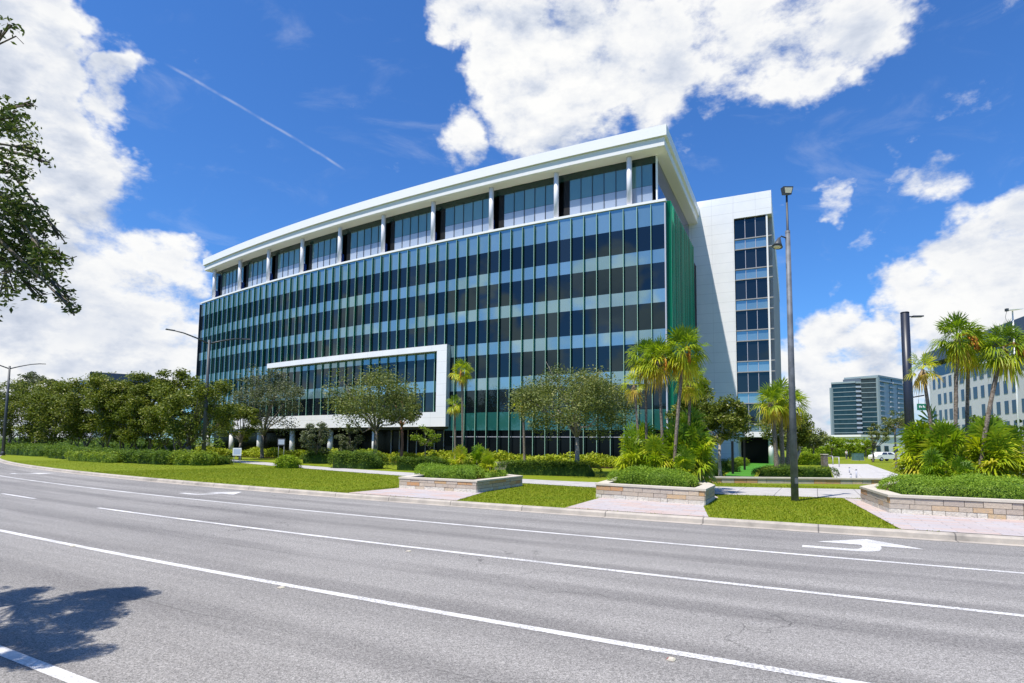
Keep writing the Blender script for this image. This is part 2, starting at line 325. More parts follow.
# ------------------------------------------------------------------ object helpers
def tag(o, label=None, cat=None, group=None, kind=None):
    if label: o['label'] = label
    if cat: o['category'] = cat
    if group: o['group'] = group
    if kind: o['kind'] = kind
    return o
def link(name, me, parent=None, mats=()):
    o = bpy.data.objects.new(name, me); COL.objects.link(o)
    for m in mats: me.materials.append(MATS[m])
    if parent is not None: o.parent = parent; o.matrix_parent_inverse = Matrix.Identity(4)
    return o
def empty(name, loc, label, cat, group=None, rz=0):
    o = bpy.data.objects.new(name, None); COL.objects.link(o); o.location = loc; o.rotation_euler = (0, 0, rz)
    o.empty_display_size = .2
    return tag(o, label, cat, group)
def copy_tree(o, parent=None):
    c = o.copy(); COL.objects.link(c)
    if parent is not None: c.parent = parent; c.matrix_parent_inverse = Matrix.Identity(4)
    for ch in o.children: copy_tree(ch, c)
    return c
class MB:
    """collects polygons; build() links them as one mesh"""
    def __init__(s): s.v = []; s.f = []; s.m = []; s.t = []; s.uv = []; s.sm = []
    def poly(s, pts, m=0, tint=.5, uv=None, smooth=False):
        i = len(s.v); s.v.extend([tuple(p) for p in pts]); s.f.append(tuple(range(i, i+len(pts)))); s.m.append(m); s.t.append(tint)
        s.uv.append(uv if uv else [(0, 0)]*len(pts)); s.sm.append(smooth)
    def hexa(s, b, tp, m=0, tint=.5, uvs=None):
        """b, tp: four points each, same winding (counter-clockwise from above)"""
        s.poly([b[3], b[2], b[1], b[0]], m, tint); s.poly(tp, m, tint)
        for k in range(4):
            j = (k+1) % 4
            L = math.dist(b[k], b[j]); z0, z1 = b[k][2], tp[k][2]
            s.poly([b[k], b[j], tp[j], tp[k]], m, tint, [(0, z0), (L, z0), (L, z1), (0, z1)])
    def box(s, c, d, m=0, tint=.5, ax=(1, 0), z0=None):
        """c centre, d full sizes, ax = direction of the local x axis in plan"""
        ax = np.array(ax, float); ax /= np.linalg.norm(ax); ay = np.array([-ax[1], ax[0]])
        def P(i, j, k):
            q = np.array(c[:2])+ax*d[0]/2*i+ay*d[1]/2*j; return (q[0], q[1], c[2]+d[2]/2*k)
        s.hexa([P(-1, -1, -1), P(1, -1, -1), P(1, 1, -1), P(-1, 1, -1)], [P(-1, -1, 1), P(1, -1, 1), P(1, 1, 1), P(-1, 1, 1)], m, tint)
    def tube(s, pts, radii, n=8, m=0, cap=True, tint=.5):
        pts = [Vector(p) for p in pts]; rings = []
        if not hasattr(radii, '__len__'): radii = [radii]*len(pts)
        ref = None
        for i, p in enumerate(pts):
            d = (pts[min(i+1, len(pts)-1)]-pts[max(i-1, 0)]).normalized()
            a = d.orthogonal().normalized() if ref is None else (ref-d*ref.dot(d)).normalized()
            ref = a; b = d.cross(a)
            i0 = len(s.v)
            for k in range(n):
                q = p+(a*math.cos(2*math.pi*k/n)+b*math.sin(2*math.pi*k/n))*radii[i]; s.v.append(tuple(q))
            rings.append(i0)
        for r0, r1 in zip(rings, rings[1:]):
            for k in range(n):
                s.f.append((r0+k, r0+(k+1) % n, r1+(k+1) % n, r1+k)); s.m.append(m); s.t.append(tint); s.uv.append([(0, 0)]*4); s.sm.append(True)
        if cap:
            for r, rev in ((rings[0], True), (rings[-1], False)):
                idx = [r+k for k in range(n)]; s.f.append(tuple(reversed(idx)) if rev else tuple(idx)); s.m.append(m); s.t.append(tint); s.uv.append([(0, 0)]*n); s.sm.append(False)
    def build(s, name, mats, parent=None, origin=None, bevel=0):
        me = bpy.data.meshes.new(name)
        V = s.v if origin is None else [(x-origin[0], y-origin[1], z-origin[2]) for x, y, z in s.v]
        me.from_pydata(V, [], s.f)
        me.polygons.foreach_set('material_index', s.m); me.polygons.foreach_set('use_smooth', s.sm)
        a = me.attributes.new('tint', 'FLOAT', 'FACE'); a.data.foreach_set('value', s.t)
        u = me.uv_layers.new(name='UVMap'); flat = np.array([c for f in s.uv for c in f], dtype=np.float32).ravel(); u.data.foreach_set('uv', flat)
        me.update()
        o = link(name, me, parent, mats if isinstance(mats, (list, tuple)) else [mats])
        if origin is not None: o.location = origin
        if bevel:
            bv = o.modifiers.new('bevel', 'BEVEL'); bv.width = bevel; bv.segments = 2; bv.limit_method = 'ANGLE'
        return o
def np_mesh(name, V, F, mats, parent=None, tint=None, mi=None, smooth=False):
    V = np.asarray(V, np.float32); F = np.asarray(F, np.int32); k = F.shape[1]; n = len(F)
    me = bpy.data.meshes.new(name); me.vertices.add(len(V)); me.vertices.foreach_set('co', V.ravel())
    me.loops.add(n*k); me.loops.foreach_set('vertex_index', F.ravel())
    me.polygons.add(n); me.polygons.foreach_set('loop_start', np.arange(0, n*k, k, dtype=np.int32))
    try: me.polygons.foreach_set('loop_total', np.full(n, k, np.int32))
    except Exception: pass
    if mi is not None: me.polygons.foreach_set('material_index', np.asarray(mi, np.int32))
    if smooth: me.polygons.foreach_set('use_smooth', np.ones(n, bool))
    a = me.attributes.new('tint', 'FLOAT', 'FACE')
    a.data.foreach_set('value', np.asarray(tint if tint is not None else np.full(n, .5), np.float32))
    me.update(calc_edges=True); me.validate()
    return link(name, me, parent, mats if isinstance(mats, (list, tuple)) else [mats])
def leaf_quads(C, size, rng, aspect=.5, upbias=.0, tint=None):
    """diamond shaped leaves at points C"""
    n = len(C); a = rng.normal(size=(n, 3)); a[:, 2] *= .7; a /= np.linalg.norm(a, axis=1)[:, None]
    b = rng.normal(size=(n, 3)); b -= (b*a).sum(1)[:, None]*a; b /= np.linalg.norm(b, axis=1)[:, None]
    if upbias:
        z = np.array([0, 0, 1.]); nn = np.cross(a, b); nn[nn[:, 2] < 0] *= -1; nn = nn*(1-upbias)+z*upbias
        nn /= np.linalg.norm(nn, axis=1)[:, None]; a -= (a*nn).sum(1)[:, None]*nn; a /= np.linalg.norm(a, axis=1)[:, None]; b = np.cross(nn, a)
    s = size*(.65+.7*rng.random(n)); L = (s/2)[:, None]; Wd = (s*aspect/2)[:, None]
    V = np.stack([C-a*L, C+b*Wd-a*L*.1, C+a*L, C-b*Wd-a*L*.1], 1).reshape(-1, 3)
    F = np.arange(4*n).reshape(n, 4)
    return V, F, (rng.random(n) if tint is None else tint)
# ------------------------------------------------------------------ road frame (s along, t across) and facade frame
TH = rad(62.63); RN = np.array([math.cos(TH), math.sin(TH)]); RU = np.array([-math.sin(TH), math.cos(TH)]); RR = 243.44; RC = RN*RR
def xy(s, t):
    a = s/RR; r = RR-t; return RC+r*(RU*math.sin(a)-RN*math.cos(a))
def st(p):
    q = np.array(p)-RC; return math.atan2(q@RU, -(q@RN))*RR, RR-math.hypot(*q)
def strip(name, s0, s1, t0, t1, z, mat, ds=2.5, parent=None, kind='structure', z1=None, nt=1):
    mb = MB(); n = max(1, int(abs(s1-s0)/ds)); f0 = t0 if callable(t0) else (lambda s: t0); f1 = t1 if callable(t1) else (lambda s: t1)
    for i in range(n):
        a, b = s0+(s1-s0)*i/n, s0+(s1-s0)*(i+1)/n
        for k in range(nt):
            def T(s, q): return f0(s)+(f1(s)-f0(s))*q/nt
            p = [(a, T(a, k)), (b, T(b, k)), (b, T(b, k+1)), (a, T(a, k+1))]
            if s1 > s0: p = p[::-1]
            mb.poly([(*xy(*q), z) for q in p], 0, .5, p)
    o = mb.build(name, [mat], parent)
    if kind: o['kind'] = kind
    return o
BTH = rad(66.0963); BN = np.array([math.cos(BTH), math.sin(BTH)]); BU = np.array([-math.sin(BTH), math.cos(BTH)])
BR = 318.41; BC = BN*(BR+57.36)
def fb(s, r, z):
    a = s/BR; q = BC+(BR+r)*(BU*math.sin(a)-BN*math.cos(a)); return (q[0], q[1], z)
SC0, SC1 = 9.15, 92.3
C0 = np.array(fb(SC0, 0, 0)[:2]); NV = (BC-C0)/np.linalg.norm(BC-C0); TV = np.array([NV[1], -NV[0]])
def lb(x, y, z): q = C0+TV*x+NV*y; return (q[0], q[1], z)

# ================================================================== SETTING
def setting():
    # wide ground sheet to the horizon
    mb = MB(); R = 3000
    mb.poly([(R*math.cos(a), R*math.sin(a), -.03) for a in np.linspace(0, 2*math.pi, 48, endpoint=False)])
    tag(mb.build('ground', ['far_ground']), kind='structure')
    # raised land inside the curve of the road, flush with the top of the kerb
    mb = MB(); r = RR-17.30; n = 180; ring = [(RC[0]+r*math.cos(a), RC[1]+r*math.sin(a), .15) for a in np.linspace(0, 2*math.pi, n, endpoint=False)]
    mb.poly(ring); tag(mb.build('lawn', ['lawn']), kind='structure')
    strip('road', -110, 235, -9, 16.76, 0., 'asphalt', 3, nt=2)
    strip('gutter', -110, 235, 16.76, 17.06, .004, 'kerb_concrete', 2)
    # kerb: rounded step of 0.15 m
    mb = MB(); prof = [(17.06, .0), (17.075, .11), (17.11, .145), (17.15, .154), (17.31, .154), (17.31, .0)]
    S = np.linspace(-110, 235, 170)
    for a, b in zip(S, S[1:]):
        for (t0, z0), (t1, z1) in zip(prof, prof[1:]):
            mb.poly([(*xy(b, t0), z0), (*xy(a, t0), z0), (*xy(a, t1), z1), (*xy(b, t1), z1)], 0, .5, [(b, t0), (a, t0), (a, t1), (b, t1)])
    tag(mb.build('kerb', ['kerb_concrete']), kind='structure')
    strip('verge', -110, 235, -30, -9, .004, 'lawn', 5)
    # painted lane lines
    for i, (t, segs) in enumerate([(2.93, [(-60, 120)]), (6.28, [(-60, 130)]), (9.82, [(-60, 21.1), (26.3, 29.9), (38.2, 41.8), (50.3, 54), (62.5, 66), (75, 78)]), (13.17, [(-60, 130)])]):
        for a, b in segs: strip('lane_line', a, b, t-.068, t+.068, .004, 'road_paint', 2)
    # turn arrows in the kerb lane
    def arrow(s0):
        mb = MB()
        def q(pts): mb.poly([(*xy(s0-a, 13.95+b), .004) for a, b in pts])
        q([(0, .25), (1.0, .25), (1.0, .52), (0, .52)])
        q([(1.0, .25), (1.32, .33), (1.12, .60), (1.0, .52)]); q([(1.32, .33), (1.52, .55), (1.20, .80), (1.12, .60)])
        q([(1.52, .55), (1.60, .95), (1.22, .95), (1.20, .80)]); q([(1.60, .95), (1.60, 1.25), (1.22, 1.25), (1.22, .95)])
        mb.poly([(*xy(s0-a, 13.95+b), .004) for a, b in [(2.45, 1.25), (1.6, 1.25), (1.22, 1.25), (.30, 1.25), (1.40, 2.25)]][::-1])
        for f in range(len(mb.f)):
            P = [Vector(mb.v[i]) for i in mb.f[f]]
            if (P[1]-P[0]).cross(P[2]-P[1]).z < 0: mb.f[f] = tuple(reversed(mb.f[f]))
        tag(mb.build('turn_arrow', ['road_paint']), kind='structure')
    arrow(.35); arrow(24.9); arrow(49.)
    # footpath behind the verge
    cs = [(-70, 30), (-15, 32.0), (-2, 30.2), (5, 28.4), (14, 28.6), (26, 29.8), (42, 32), (60, 34.5), (85, 36), (120, 38)]
    xs, ts = zip(*cs); wd = lambda s: np.interp(s, [-70, -2, 5, 14, 40, 120], [2.6, 3.0, 2.6, 1.6, 1.3, 1.3])
    strip('footpath', -70, 120, lambda s: float(np.interp(s, xs, ts)-wd(s)), lambda s: float(np.interp(s, xs, ts)+wd(s)), .158, 'walk_concrete', 1.5)
    # brick aprons between kerb and planters: polygons in (s, t)
    def apron(pts):
        mb = MB(); P = [(*xy(*p), .162) for p in pts]
        mb.poly(P, 0, .5, [(p[0], p[1]) for p in pts])
        a, b, c = [Vector(p) for p in P[:3]]
        if (b-a).cross(c-b).z < 0: mb.f[0] = tuple(reversed(mb.f[0])); mb.uv[0] = mb.uv[0][::-1]
        tag(mb.build('brick_pavement', ['brick_pavers']), kind='structure')
    apron([(17.9, 17.32), (12.15, 17.32), (13.3, 20.5), (15.6, 27.4), (19.6, 27.6), (18.2, 20.9)])
    apron([(7.65, 17.32), (2.95, 17.32), (3.7, 20.4), (3.85, 24.3), (4.6, 26.2), (8.7, 26.2), (8.0, 21.0)])
    apron([(-1.9, 17.32), (-6, 17.32), (-14, 17.32), (-24, 17.32), (-24, 22), (-6, 21.8), (-1.5, 26.8), (-1.0, 26.8)])
    # pale stepped plaza leading back from the footpath, the driveway on the right
    mb = MB(); c = [ground(836, 481.5), ground(914, 480), ground(868, 464.2), ground(828, 464.2)]
    mb.poly([(*p, .166) for p in c][::1], 0, .5, [(0, 0), (14, 0), (12, 40), (0, 40)])
    a, b, d = [Vector(p) for p in mb.v[:3]]
    if (b-a).cross(d-b).z < 0: mb.f[0] = tuple(reversed(mb.f[0])); mb.uv[0] = mb.uv[0][::-1]
    tag(mb.build('plaza', ['plaza_concrete']), kind='structure')
    mb = MB(); mb.poly([(34, 50, .162), (70, 42, .162), (70, 58, .162), (40, 62, .162)]); tag(mb.build('driveway', ['driveway']), kind='structure')
    mb = MB(); pts = [(723, 477), (753, 477.5), (758, 469), (776, 465.4), (776, 461.6), (748, 461.6), (734, 469)]
    mb.poly([(*ground(*p), .170) for p in pts][::1])
    a, b, d = [Vector(p) for p in mb.v[:3]]
    if (b-a).cross(d-b).z < 0: mb.f[0] = tuple(reversed(mb.f[0]))
    tag(mb.build('artificial_turf', ['turf']), kind='structure')
    # planted bed in front of the curtain wall
    mb = MB(); S = np.linspace(13, 92, 40)
    for a, b in zip(S, S[1:]): mb.poly([fb(b, 6.4, .158), fb(a, 6.4, .158), fb(a, .1, .158), fb(b, .1, .158)][::-1])
    for f in range(len(mb.f)):
        P = [Vector(mb.v[i]) for i in mb.f[f]]
        if (P[1]-P[0]).cross(P[2]-P[1]).z < 0: mb.f[f] = tuple(reversed(mb.f[f]))
    tag(mb.build('flower_bed', ['mulch']), kind='structure')
setting()

# ================================================================== MAIN OFFICE BUILDING
ZS, ZT, FL = 26.5, 33.8, 4.0
def office():
    rng = np.random.default_rng(3)
    root = empty('office_building', (*fb(50, -10, 0)[:2], .15), 'long curved glass office block with green glass fins, columned top floor and white overhanging roof', 'office building')
    org = np.array(root.location)
    def B(mb, name, mats, parent=root, **k):
        mb.v = [(x-org[0], y-org[1], z-org[2]) for x, y, z in mb.v]; return mb.build(name, mats, parent, **k)
    # mullion grid
    S = [SC0]; 
    while S[-1] < SC1-1.0: S.append(S[-1]+1.388+.0036*(S[-1]-SC0))
    S[-1] = SC1
    FR0, FR1 = 34.2, 68.2          # white picture frame from ... to
    def arcbox(mb, s0, s1, r0, r1, z0, z1, m=0, ds=1.5, tint=.5):
        n = max(1, int(round((s1-s0)/ds)))
        for i in range(n):
            a, b = s0+(s1-s0)*i/n, s0+(s1-s0)*(i+1)/n
            p = lambda s, r, z: fb(s, r, z)
            u0, u1 = (s0-a)*-1, b-s0
            mb.poly([p(b, r1, z0), p(a, r1, z0), p(a, r1, z1), p(b, r1, z1)], m, tint, [(-b, z0), (-a, z0), (-a, z1), (-b, z1)])
            mb.poly([p(a, r0, z0), p(b, r0, z0), p(b, r0, z1), p(a, r0, z1)], m, tint)
            mb.poly([p(b, r1, z1), p(a, r1, z1), p(a, r0, z1), p(b, r0, z1)], m, tint, [(-b, 0), (-a, 0), (-a, 1), (-b, 1)])
            mb.poly([p(a, r1, z0), p(b, r1, z0), p(b, r0, z0), p(a, r0, z0)], m, tint)
            if i == 0: mb.poly([p(a, r1, z0), p(a, r0, z0), p(a, r0, z1), p(a, r1, z1)], m, tint)
            if i == n-1: mb.poly([p(b, r0, z0), p(b, r1, z0), p(b, r1, z1), p(b, r0, z1)], m, tint)
    def panes(mb, z0, z1, r=0., segs=None, tilt=.011, tint=None, gap=.0):
        for a, b in (segs or zip(S, S[1:])):
            e = rng.normal(0, tilt, 4)*.5; tt = rng.random()**2.2 if tint is None else tint
            mb.poly([fb(b-gap, r+e[0], z0), fb(a+gap, r+e[1], z0), fb(a+gap, r+e[2], z1), fb(b-gap, r+e[0]+e[2]-e[1], z1)], 0, tt)
    # structural body behind the glass
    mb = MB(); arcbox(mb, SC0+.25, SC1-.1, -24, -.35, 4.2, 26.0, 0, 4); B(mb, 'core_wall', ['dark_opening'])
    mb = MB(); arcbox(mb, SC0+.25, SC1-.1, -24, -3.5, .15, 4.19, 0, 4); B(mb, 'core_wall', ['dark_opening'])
    # floor by floor: reflective dark window ribbons and pale spandrels
    zb = [21.54, 17.56, 13.58, 9.60]           # bottoms of the dark ribbons
    tops = [24.02, 20.19, 16.22, 12.24, 8.26]
    mb = MB(); panes(mb, 24.02, 26.27); B(mb, 'spandrel', ['spandrel_glass'])
    for k in range(4):
        mb = MB(); panes(mb, zb[k], tops[k]); B(mb, 'ribbon_window', ['vision_glass'])
        mb = MB(); panes(mb, tops[k+1], zb[k]); B(mb, 'spandrel', ['spandrel_glass'])
    mb = MB(); panes(mb, 5.75, 8.26); B(mb, 'ribbon_window', ['vision_glass'])
    mb = MB(); panes(mb, 3.75, 5.75, segs=[q for q in zip(S, S[1:]) if q[0] < FR0+.4]); B(mb, 'spandrel', ['teal_glass'])
    mb = MB(); panes(mb, 3.75, 5.75, segs=[q for q in zip(S, S[1:]) if q[0] > FR1-1]); B(mb, 'spandrel', ['teal_glass'])
    mb = MB(); panes(mb, .15, 3.75, r=-.25, segs=[q for q in zip(S, S[1:]) if q[0] < FR0+.4], tilt=.003); B(mb, 'lobby_window', ['lobby_glass']); mb = MB(); panes(mb, .15, 4.2, r=-3.2, segs=[q for q in zip(S, S[1:]) if q[0] >= FR0+.4], tilt=.003)
    B(mb, 'lobby_window', ['lobby_glass'])
    mb = MB()
    for z in (3.0,): arcbox(mb, SC0, FR0, -.24, -.18, z, z+.06)
    B(mb, 'transom', ['pale_metal'])
    # slab edge shading lines between bands
    # vertical glass fins: each its own part
    proto = {}
    for i, s in enumerate(S[1:-1]):
        z0 = .15 if s < FR0 else (13.6 if s < FR1 else 4.0)
        z1 = 26.08
        if i in (9, 31): z1 -= 0
        mb = MB(); e = .022
        for (r0, r1, m) in ((.02, .26, 0), (.26, .29, 1)):
            w = e if m == 1 else .018
            mb.hexa([fb(s+w, r1, z0), fb(s-w, r1, z0), fb(s-w, r0, z0), fb(s+w, r0, z0)], [fb(s+w, r1, z1), fb(s-w, r1, z1), fb(s-w, r0, z1), fb(s+w, r0, z1)], m)
        if FR0 < s < FR1:
            z0, z1 = 5.9, 13.02
            for (r0, r1, m) in ((.02, .17, 0), (.17, .205, 1)):
                w = e if m == 1 else .018
                mb.hexa([fb(s+w, r1, z0), fb(s-w, r1, z0), fb(s-w, r0, z0), fb(s+w, r0, z0)], [fb(s+w, r1, z1), fb(s-w, r1, z1), fb(s-w, r0, z1), fb(s+w, r0, z1)], m)
        B(mb, 'fin', ['fin_glass', 'fin_edge'])
    # corner trims
    mb = MB(); arcbox(mb, SC0-.02, SC0+.10, -.2, .12, .15, 26.1, 0, 1); B(mb, 'corner_trim', ['pale_metal'])
    mb = MB(); arcbox(mb, SC1-.1, SC1+.05, -.2, .3, .15, 26.1, 0, 1); B(mb, 'corner_trim', ['dark_metal'])
    # white frame round the two lower office floors: thin head, thick jamb, deep foot
    mb = MB()
    arcbox(mb, FR0+1.42, FR1, .05, .75, 13.02, 13.72, 0, 2); arcbox(mb, FR0, FR0+1.42, .05, .75, 4.19, 13.72, 0, 1.42); arcbox(mb, FR0+1.42, FR1+9, .05, .75, 4.19, 5.88, 0, 2)
    B(mb, 'picture_frame', ['wing_panel'])
    mb = MB(); arcbox(mb, FR0+.2, SC1-.5, -3.15, .03, 3.9, 4.16, 0, 3); B(mb, 'porch_ceiling', ['dark_metal'])
    for s in (46.2, 54.6, 62.9, 71.3, 79.6, 88):
        mb = MB(); mb.tube([fb(s, -.4, .15), fb(s, -.4, 3.9)], .38, 14); B(mb, 'porch_column', ['white_panel'])
    for s in np.arange(35.8, 46, 1.45):
        mb = MB(); arcbox(mb, s-.05, s+.05, -3.15, -3.02, .15, 3.9, 0, 1); B(mb, 'lobby_mullion', ['pale_metal'])
    # terrace floor
    mb = MB(); arcbox(mb, SC0-.06, SC1+.06, -4, .16, 26.28, 26.52, 0, 2); B(mb, 'terrace_sill', ['white_paint'])
    cols = [12.85, 20.94, 29.13, 37.52, 45.78, 54.07, 62.34, 70.95, 79.55, 88.6]
    for s in cols:
        mb = MB(); mb.tube([fb(s, -.42, 26.52), fb(s, -.42, 31.76)], .27, 18); mb.tube([fb(s, -.42, 26.52), fb(s, -.42, 26.66)], .33, 18); B(mb, 'column', ['column_paint'])
    RB = -1.25
    hd = MB()
    edges = [10.3]+cols+[91.4]
    for a, b in zip(edges, edges[1:]):
        n = max(2, int(round((b-a-1.2)/1.35))) if b-a > 4 else 2
        d0 = b-1.25 if b-a > 4 else b   # dark balcony slot left of each column as seen
        seg = np.linspace(a+.35, d0, n+1); g1, g2, dk, mu = MB(), MB(), MB(), MB()
        for p, q in zip(seg, seg[1:]):
            e = rng.normal(0, .006, 2)
            g1.poly([fb(q, RB, 28.75), fb(p, RB+e[0], 28.75), fb(p, RB+e[0]+e[1], 31.0), fb(q, RB+e[1], 31.0)], 0, rng.random())
            g2.poly([fb(q, RB, 26.52), fb(p, RB+e[0], 26.52), fb(p, RB+e[0], 28.72), fb(q, RB, 28.72)], 0, rng.random())  # paler lavender panes along the foot of the terrace glazing
            arcbox(mu, p-.025, p+.025, RB+.02, RB+.08, 26.52, 31.0)
        if b-a > 4:
            arcbox(dk, b-1.25, b-.55, RB-1.2, RB+.02, 26.52, 31.0); B(dk, 'balcony_opening', ['dark_opening'])
        B(g1, 'terrace_window', ['terrace_glass']); B(g2, 'terrace_lower_pane', ['terrace_lower_pane']); B(mu, 'terrace_mullion', ['dark_metal'])
    arcbox(hd, 10.3, 91.4, RB-.2, RB+.05, 31.0, 31.75, 0, 2)
    B(hd, 'window_header', ['header_glass'])
    for s in cols:
        mb = MB(); arcbox(mb, s+.05, s+.10, RB, -.75, 26.52, 28.2, 0, 1); B(mb, 'balcony_screen', ['blue_glass'])
    mb = MB(); arcbox(mb, 10.15, 10.3, RB-.2, RB+.1, 26.52, 31.75, 0, 1); B(mb, 'corner_mullion', ['white_paint'])
    mb = MB()   # glazed flank of the terrace and back wall
    mb.hexa([fb(10.3, -24, 26.52), fb(10.3, RB-.1, 26.52), fb(10.36, RB-.1, 26.52), fb(10.36, -24, 26.52)], [fb(10.3, -24, 31.74), fb(10.3, RB-.1, 31.74), fb(10.36, RB-.1, 31.74), fb(10.36, -24, 31.74)])
    B(mb, 'terrace_flank', ['blue_glass']); mb = MB()
    mb.hexa([fb(91.3, -24, 26.52), fb(91.3, RB-.1, 26.52), fb(91.4, RB-.1, 26.52), fb(91.4, -24, 26.52)], [fb(91.3, -24, 31.74), fb(91.3, RB-.1, 31.74), fb(91.4, RB-.1, 31.74), fb(91.4, -24, 31.74)])
    B(mb, 'terrace_flank', ['blue_glass'])
    mb = MB(); arcbox(mb, 10.5, 91.2, -24, RB-1.3, 26.52, 31.74, 0, 4); B(mb, 'terrace_core', ['dark_opening'])
    # roof: upper fascia, recessed lower fascia, soffit
    mb = MB(); arcbox(mb, 8.85, 90.9, -26, .70, 32.72, ZT, 0, 2); r = B(mb, 'roof', ['white_paint'])
    mb = MB(); arcbox(mb, 9.1, 90.7, -25.6, .46, 31.82, 32.70, 0, 2); f = B(mb, 'fascia', ['white_panel'], r); 
    f.location = (0, 0, 0)
    mb = MB(); arcbox(mb, 9.2, 90.6, -25.5, .36, 31.76, 31.815, 0, 2); f = B(mb, 'soffit', ['soffit'], r)
    # flank with the green fins
    mb = MB()
    mb.hexa([lb(-.3, .02, .15), lb(-.02, .02, .15), lb(-.02, 15.8, .15), lb(-.3, 15.8, .15)], [lb(-.3, .02, 26.3), lb(-.02, .02, 26.3), lb(-.02, 15.8, 26.3), lb(-.3, 15.8, 26.3)])
    B(mb, 'flank_wall', ['teal_glass'])
    for k in range(22):
        y = .35+k*.70; mb = MB()
        mb.hexa([lb(.0, y, .15), lb(.42, y+.16, .15), lb(.42, y+.20, .15), lb(.0, y+.04, .15)], [lb(.0, y, 26.45), lb(.42, y+.16, 26.45), lb(.42, y+.20, 26.45), lb(.0, y+.04, 26.45)], 0, (.05, .2, .9, 1., .1, .75, .3, .95)[k % 8])  # tint steps from fin to fin imitate bright and dark reflections in the glass
        mb.hexa([lb(.421, y+.14, .15), lb(.46, y+.14, .15), lb(.46, y+.22, .15), lb(.421, y+.22, .15)], [lb(.421, y+.14, 26.45), lb(.46, y+.14, 26.45), lb(.46, y+.22, 26.45), lb(.421, y+.22, 26.45)], 1)
        B(mb, 'flank_fin', ['green_fin_glass', 'green_fin_edge'])
    # white wing
    WY, WX0, WX1, WT = 22.0, -6.0, 9.05, 34.75
    wing = MB()
    wing.hexa([lb(WX0, WY, .15), lb(4.55, WY, .15), lb(4.55, WY+50, .15), lb(WX0, WY+50, .15)], [lb(WX0, WY, WT), lb(4.55, WY, WT), lb(4.55, WY+50, WT), lb(WX0, WY+50, WT)])
    wing.hexa([lb(4.55, WY, 31.7), lb(WX1, WY, 31.7), lb(WX1, WY+50, 31.7), lb(4.55, WY+50, 31.7)], [lb(4.55, WY, WT), lb(WX1, WY, WT), lb(WX1, WY+50, WT), lb(4.55, WY+50, WT)])
    w = B(wing, 'wing', ['wing_panel'])
    mb = MB(); mb.hexa([lb(4.56, WY+.35, 4.2), lb(8.55, WY+.35, 4.2), lb(8.55, WY+49, 4.2), lb(4.56, WY+49, 4.2)], [lb(4.56, WY+.35, 31.68), lb(8.55, WY+.35, 31.68), lb(8.55, WY+49, 31.68), lb(4.56, WY+49, 31.68)]); B(mb, 'wing_core', ['dark_opening'], w)
    xs = [4.62, 5.86, 7.10, 8.34]; pitch = 3.98; zt = 31.5
    for k in range(7):
        top = zt-k*pitch; bot = top-2.55; sp = top-pitch+.14
        mb = MB()
        for a, b in zip(xs, xs[1:]): mb.poly([lb(a, WY+.3, bot), lb(b, WY+.3, bot), lb(b, WY+.3, top), lb(a, WY+.3, top)], 0, rng.random())
        mb.poly([lb(8.58, WY+.36, bot), lb(8.58, WY+1.4, bot), lb(8.58, WY+1.4, top), lb(8.58, WY+.36, top)], 0, .5)
        B(mb, 'wing_window', ['vision_glass'], w)
        if k < 7:
            mb = MB()
            for a, b in zip(xs, xs[1:]): mb.poly([lb(a, WY+.3, sp), lb(b, WY+.3, sp), lb(b, WY+.3, bot-.07), lb(a, WY+.3, bot-.07)], 0, rng.random())
            mb.poly([lb(8.58, WY+.36, sp), lb(8.58, WY+1.4, sp), lb(8.58, WY+1.4, bot), lb(8.58, WY+.36, bot)], 0, .5)
            B(mb, 'wing_spandrel', ['spandrel_glass'], w)
        mb = MB()
        for z in (bot-.07, sp-.14): mb.hexa([lb(4.58, WY+.12, z), lb(9.0, WY+.12, z), lb(9.0, WY+.42, z), lb(4.58, WY+.42, z)], [lb(4.58, WY+.12, z+.12), lb(9.0, WY+.12, z+.12), lb(9.0, WY+.42, z+.12), lb(4.58, WY+.42, z+.12)])
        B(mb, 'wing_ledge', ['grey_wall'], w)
    mb = MB()
    for x in xs[1:3]: mb.hexa([lb(x-.03, WY+.2, 4.2), lb(x+.03, WY+.2, 4.2), lb(x+.03, WY+.29, 4.2), lb(x-.03, WY+.29, 4.2)], [lb(x-.03, WY+.2, 31.6), lb(x+.03, WY+.2, 31.6), lb(x+.03, WY+.29, 31.6), lb(x-.03, WY+.29, 31.6)])
    B(mb, 'wing_mullion', ['pale_metal'], w)
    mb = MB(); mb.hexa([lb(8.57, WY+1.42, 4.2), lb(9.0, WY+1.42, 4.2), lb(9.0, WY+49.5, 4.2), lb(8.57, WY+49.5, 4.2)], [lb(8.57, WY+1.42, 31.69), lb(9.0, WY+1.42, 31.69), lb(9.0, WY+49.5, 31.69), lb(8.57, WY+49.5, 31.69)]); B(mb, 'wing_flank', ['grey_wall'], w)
    mb = MB(); mb.hexa([lb(8.36, WY+.1, 3.9), lb(8.56, WY+.1, 3.9), lb(8.56, WY+.45, 3.9), lb(8.36, WY+.45, 3.9)], [lb(8.36, WY+.1, 31.69), lb(8.56, WY+.1, 31.69), lb(8.56, WY+.45, 31.69), lb(8.36, WY+.45, 31.69)])
    B(mb, 'wing_pier', ['white_paint'], w)
    mb = MB(); mb.hexa([lb(4.4, WY-.3, 3.45), lb(9.1, WY-.3, 3.45), lb(9.1, WY+20, 3.45), lb(4.4, WY+20, 3.45)], [lb(4.4, WY-.3, 4.1), lb(9.1, WY-.3, 4.1), lb(9.1, WY+20, 4.1), lb(4.4, WY+20, 4.1)]); B(mb, 'wing_canopy', ['white_paint'], w)
    mb = MB(); mb.tube([lb(8.3, WY+.4, .15), lb(8.3, WY+.4, 3.45)], .3, 12); B(mb, 'wing_column', ['white_paint'], w)
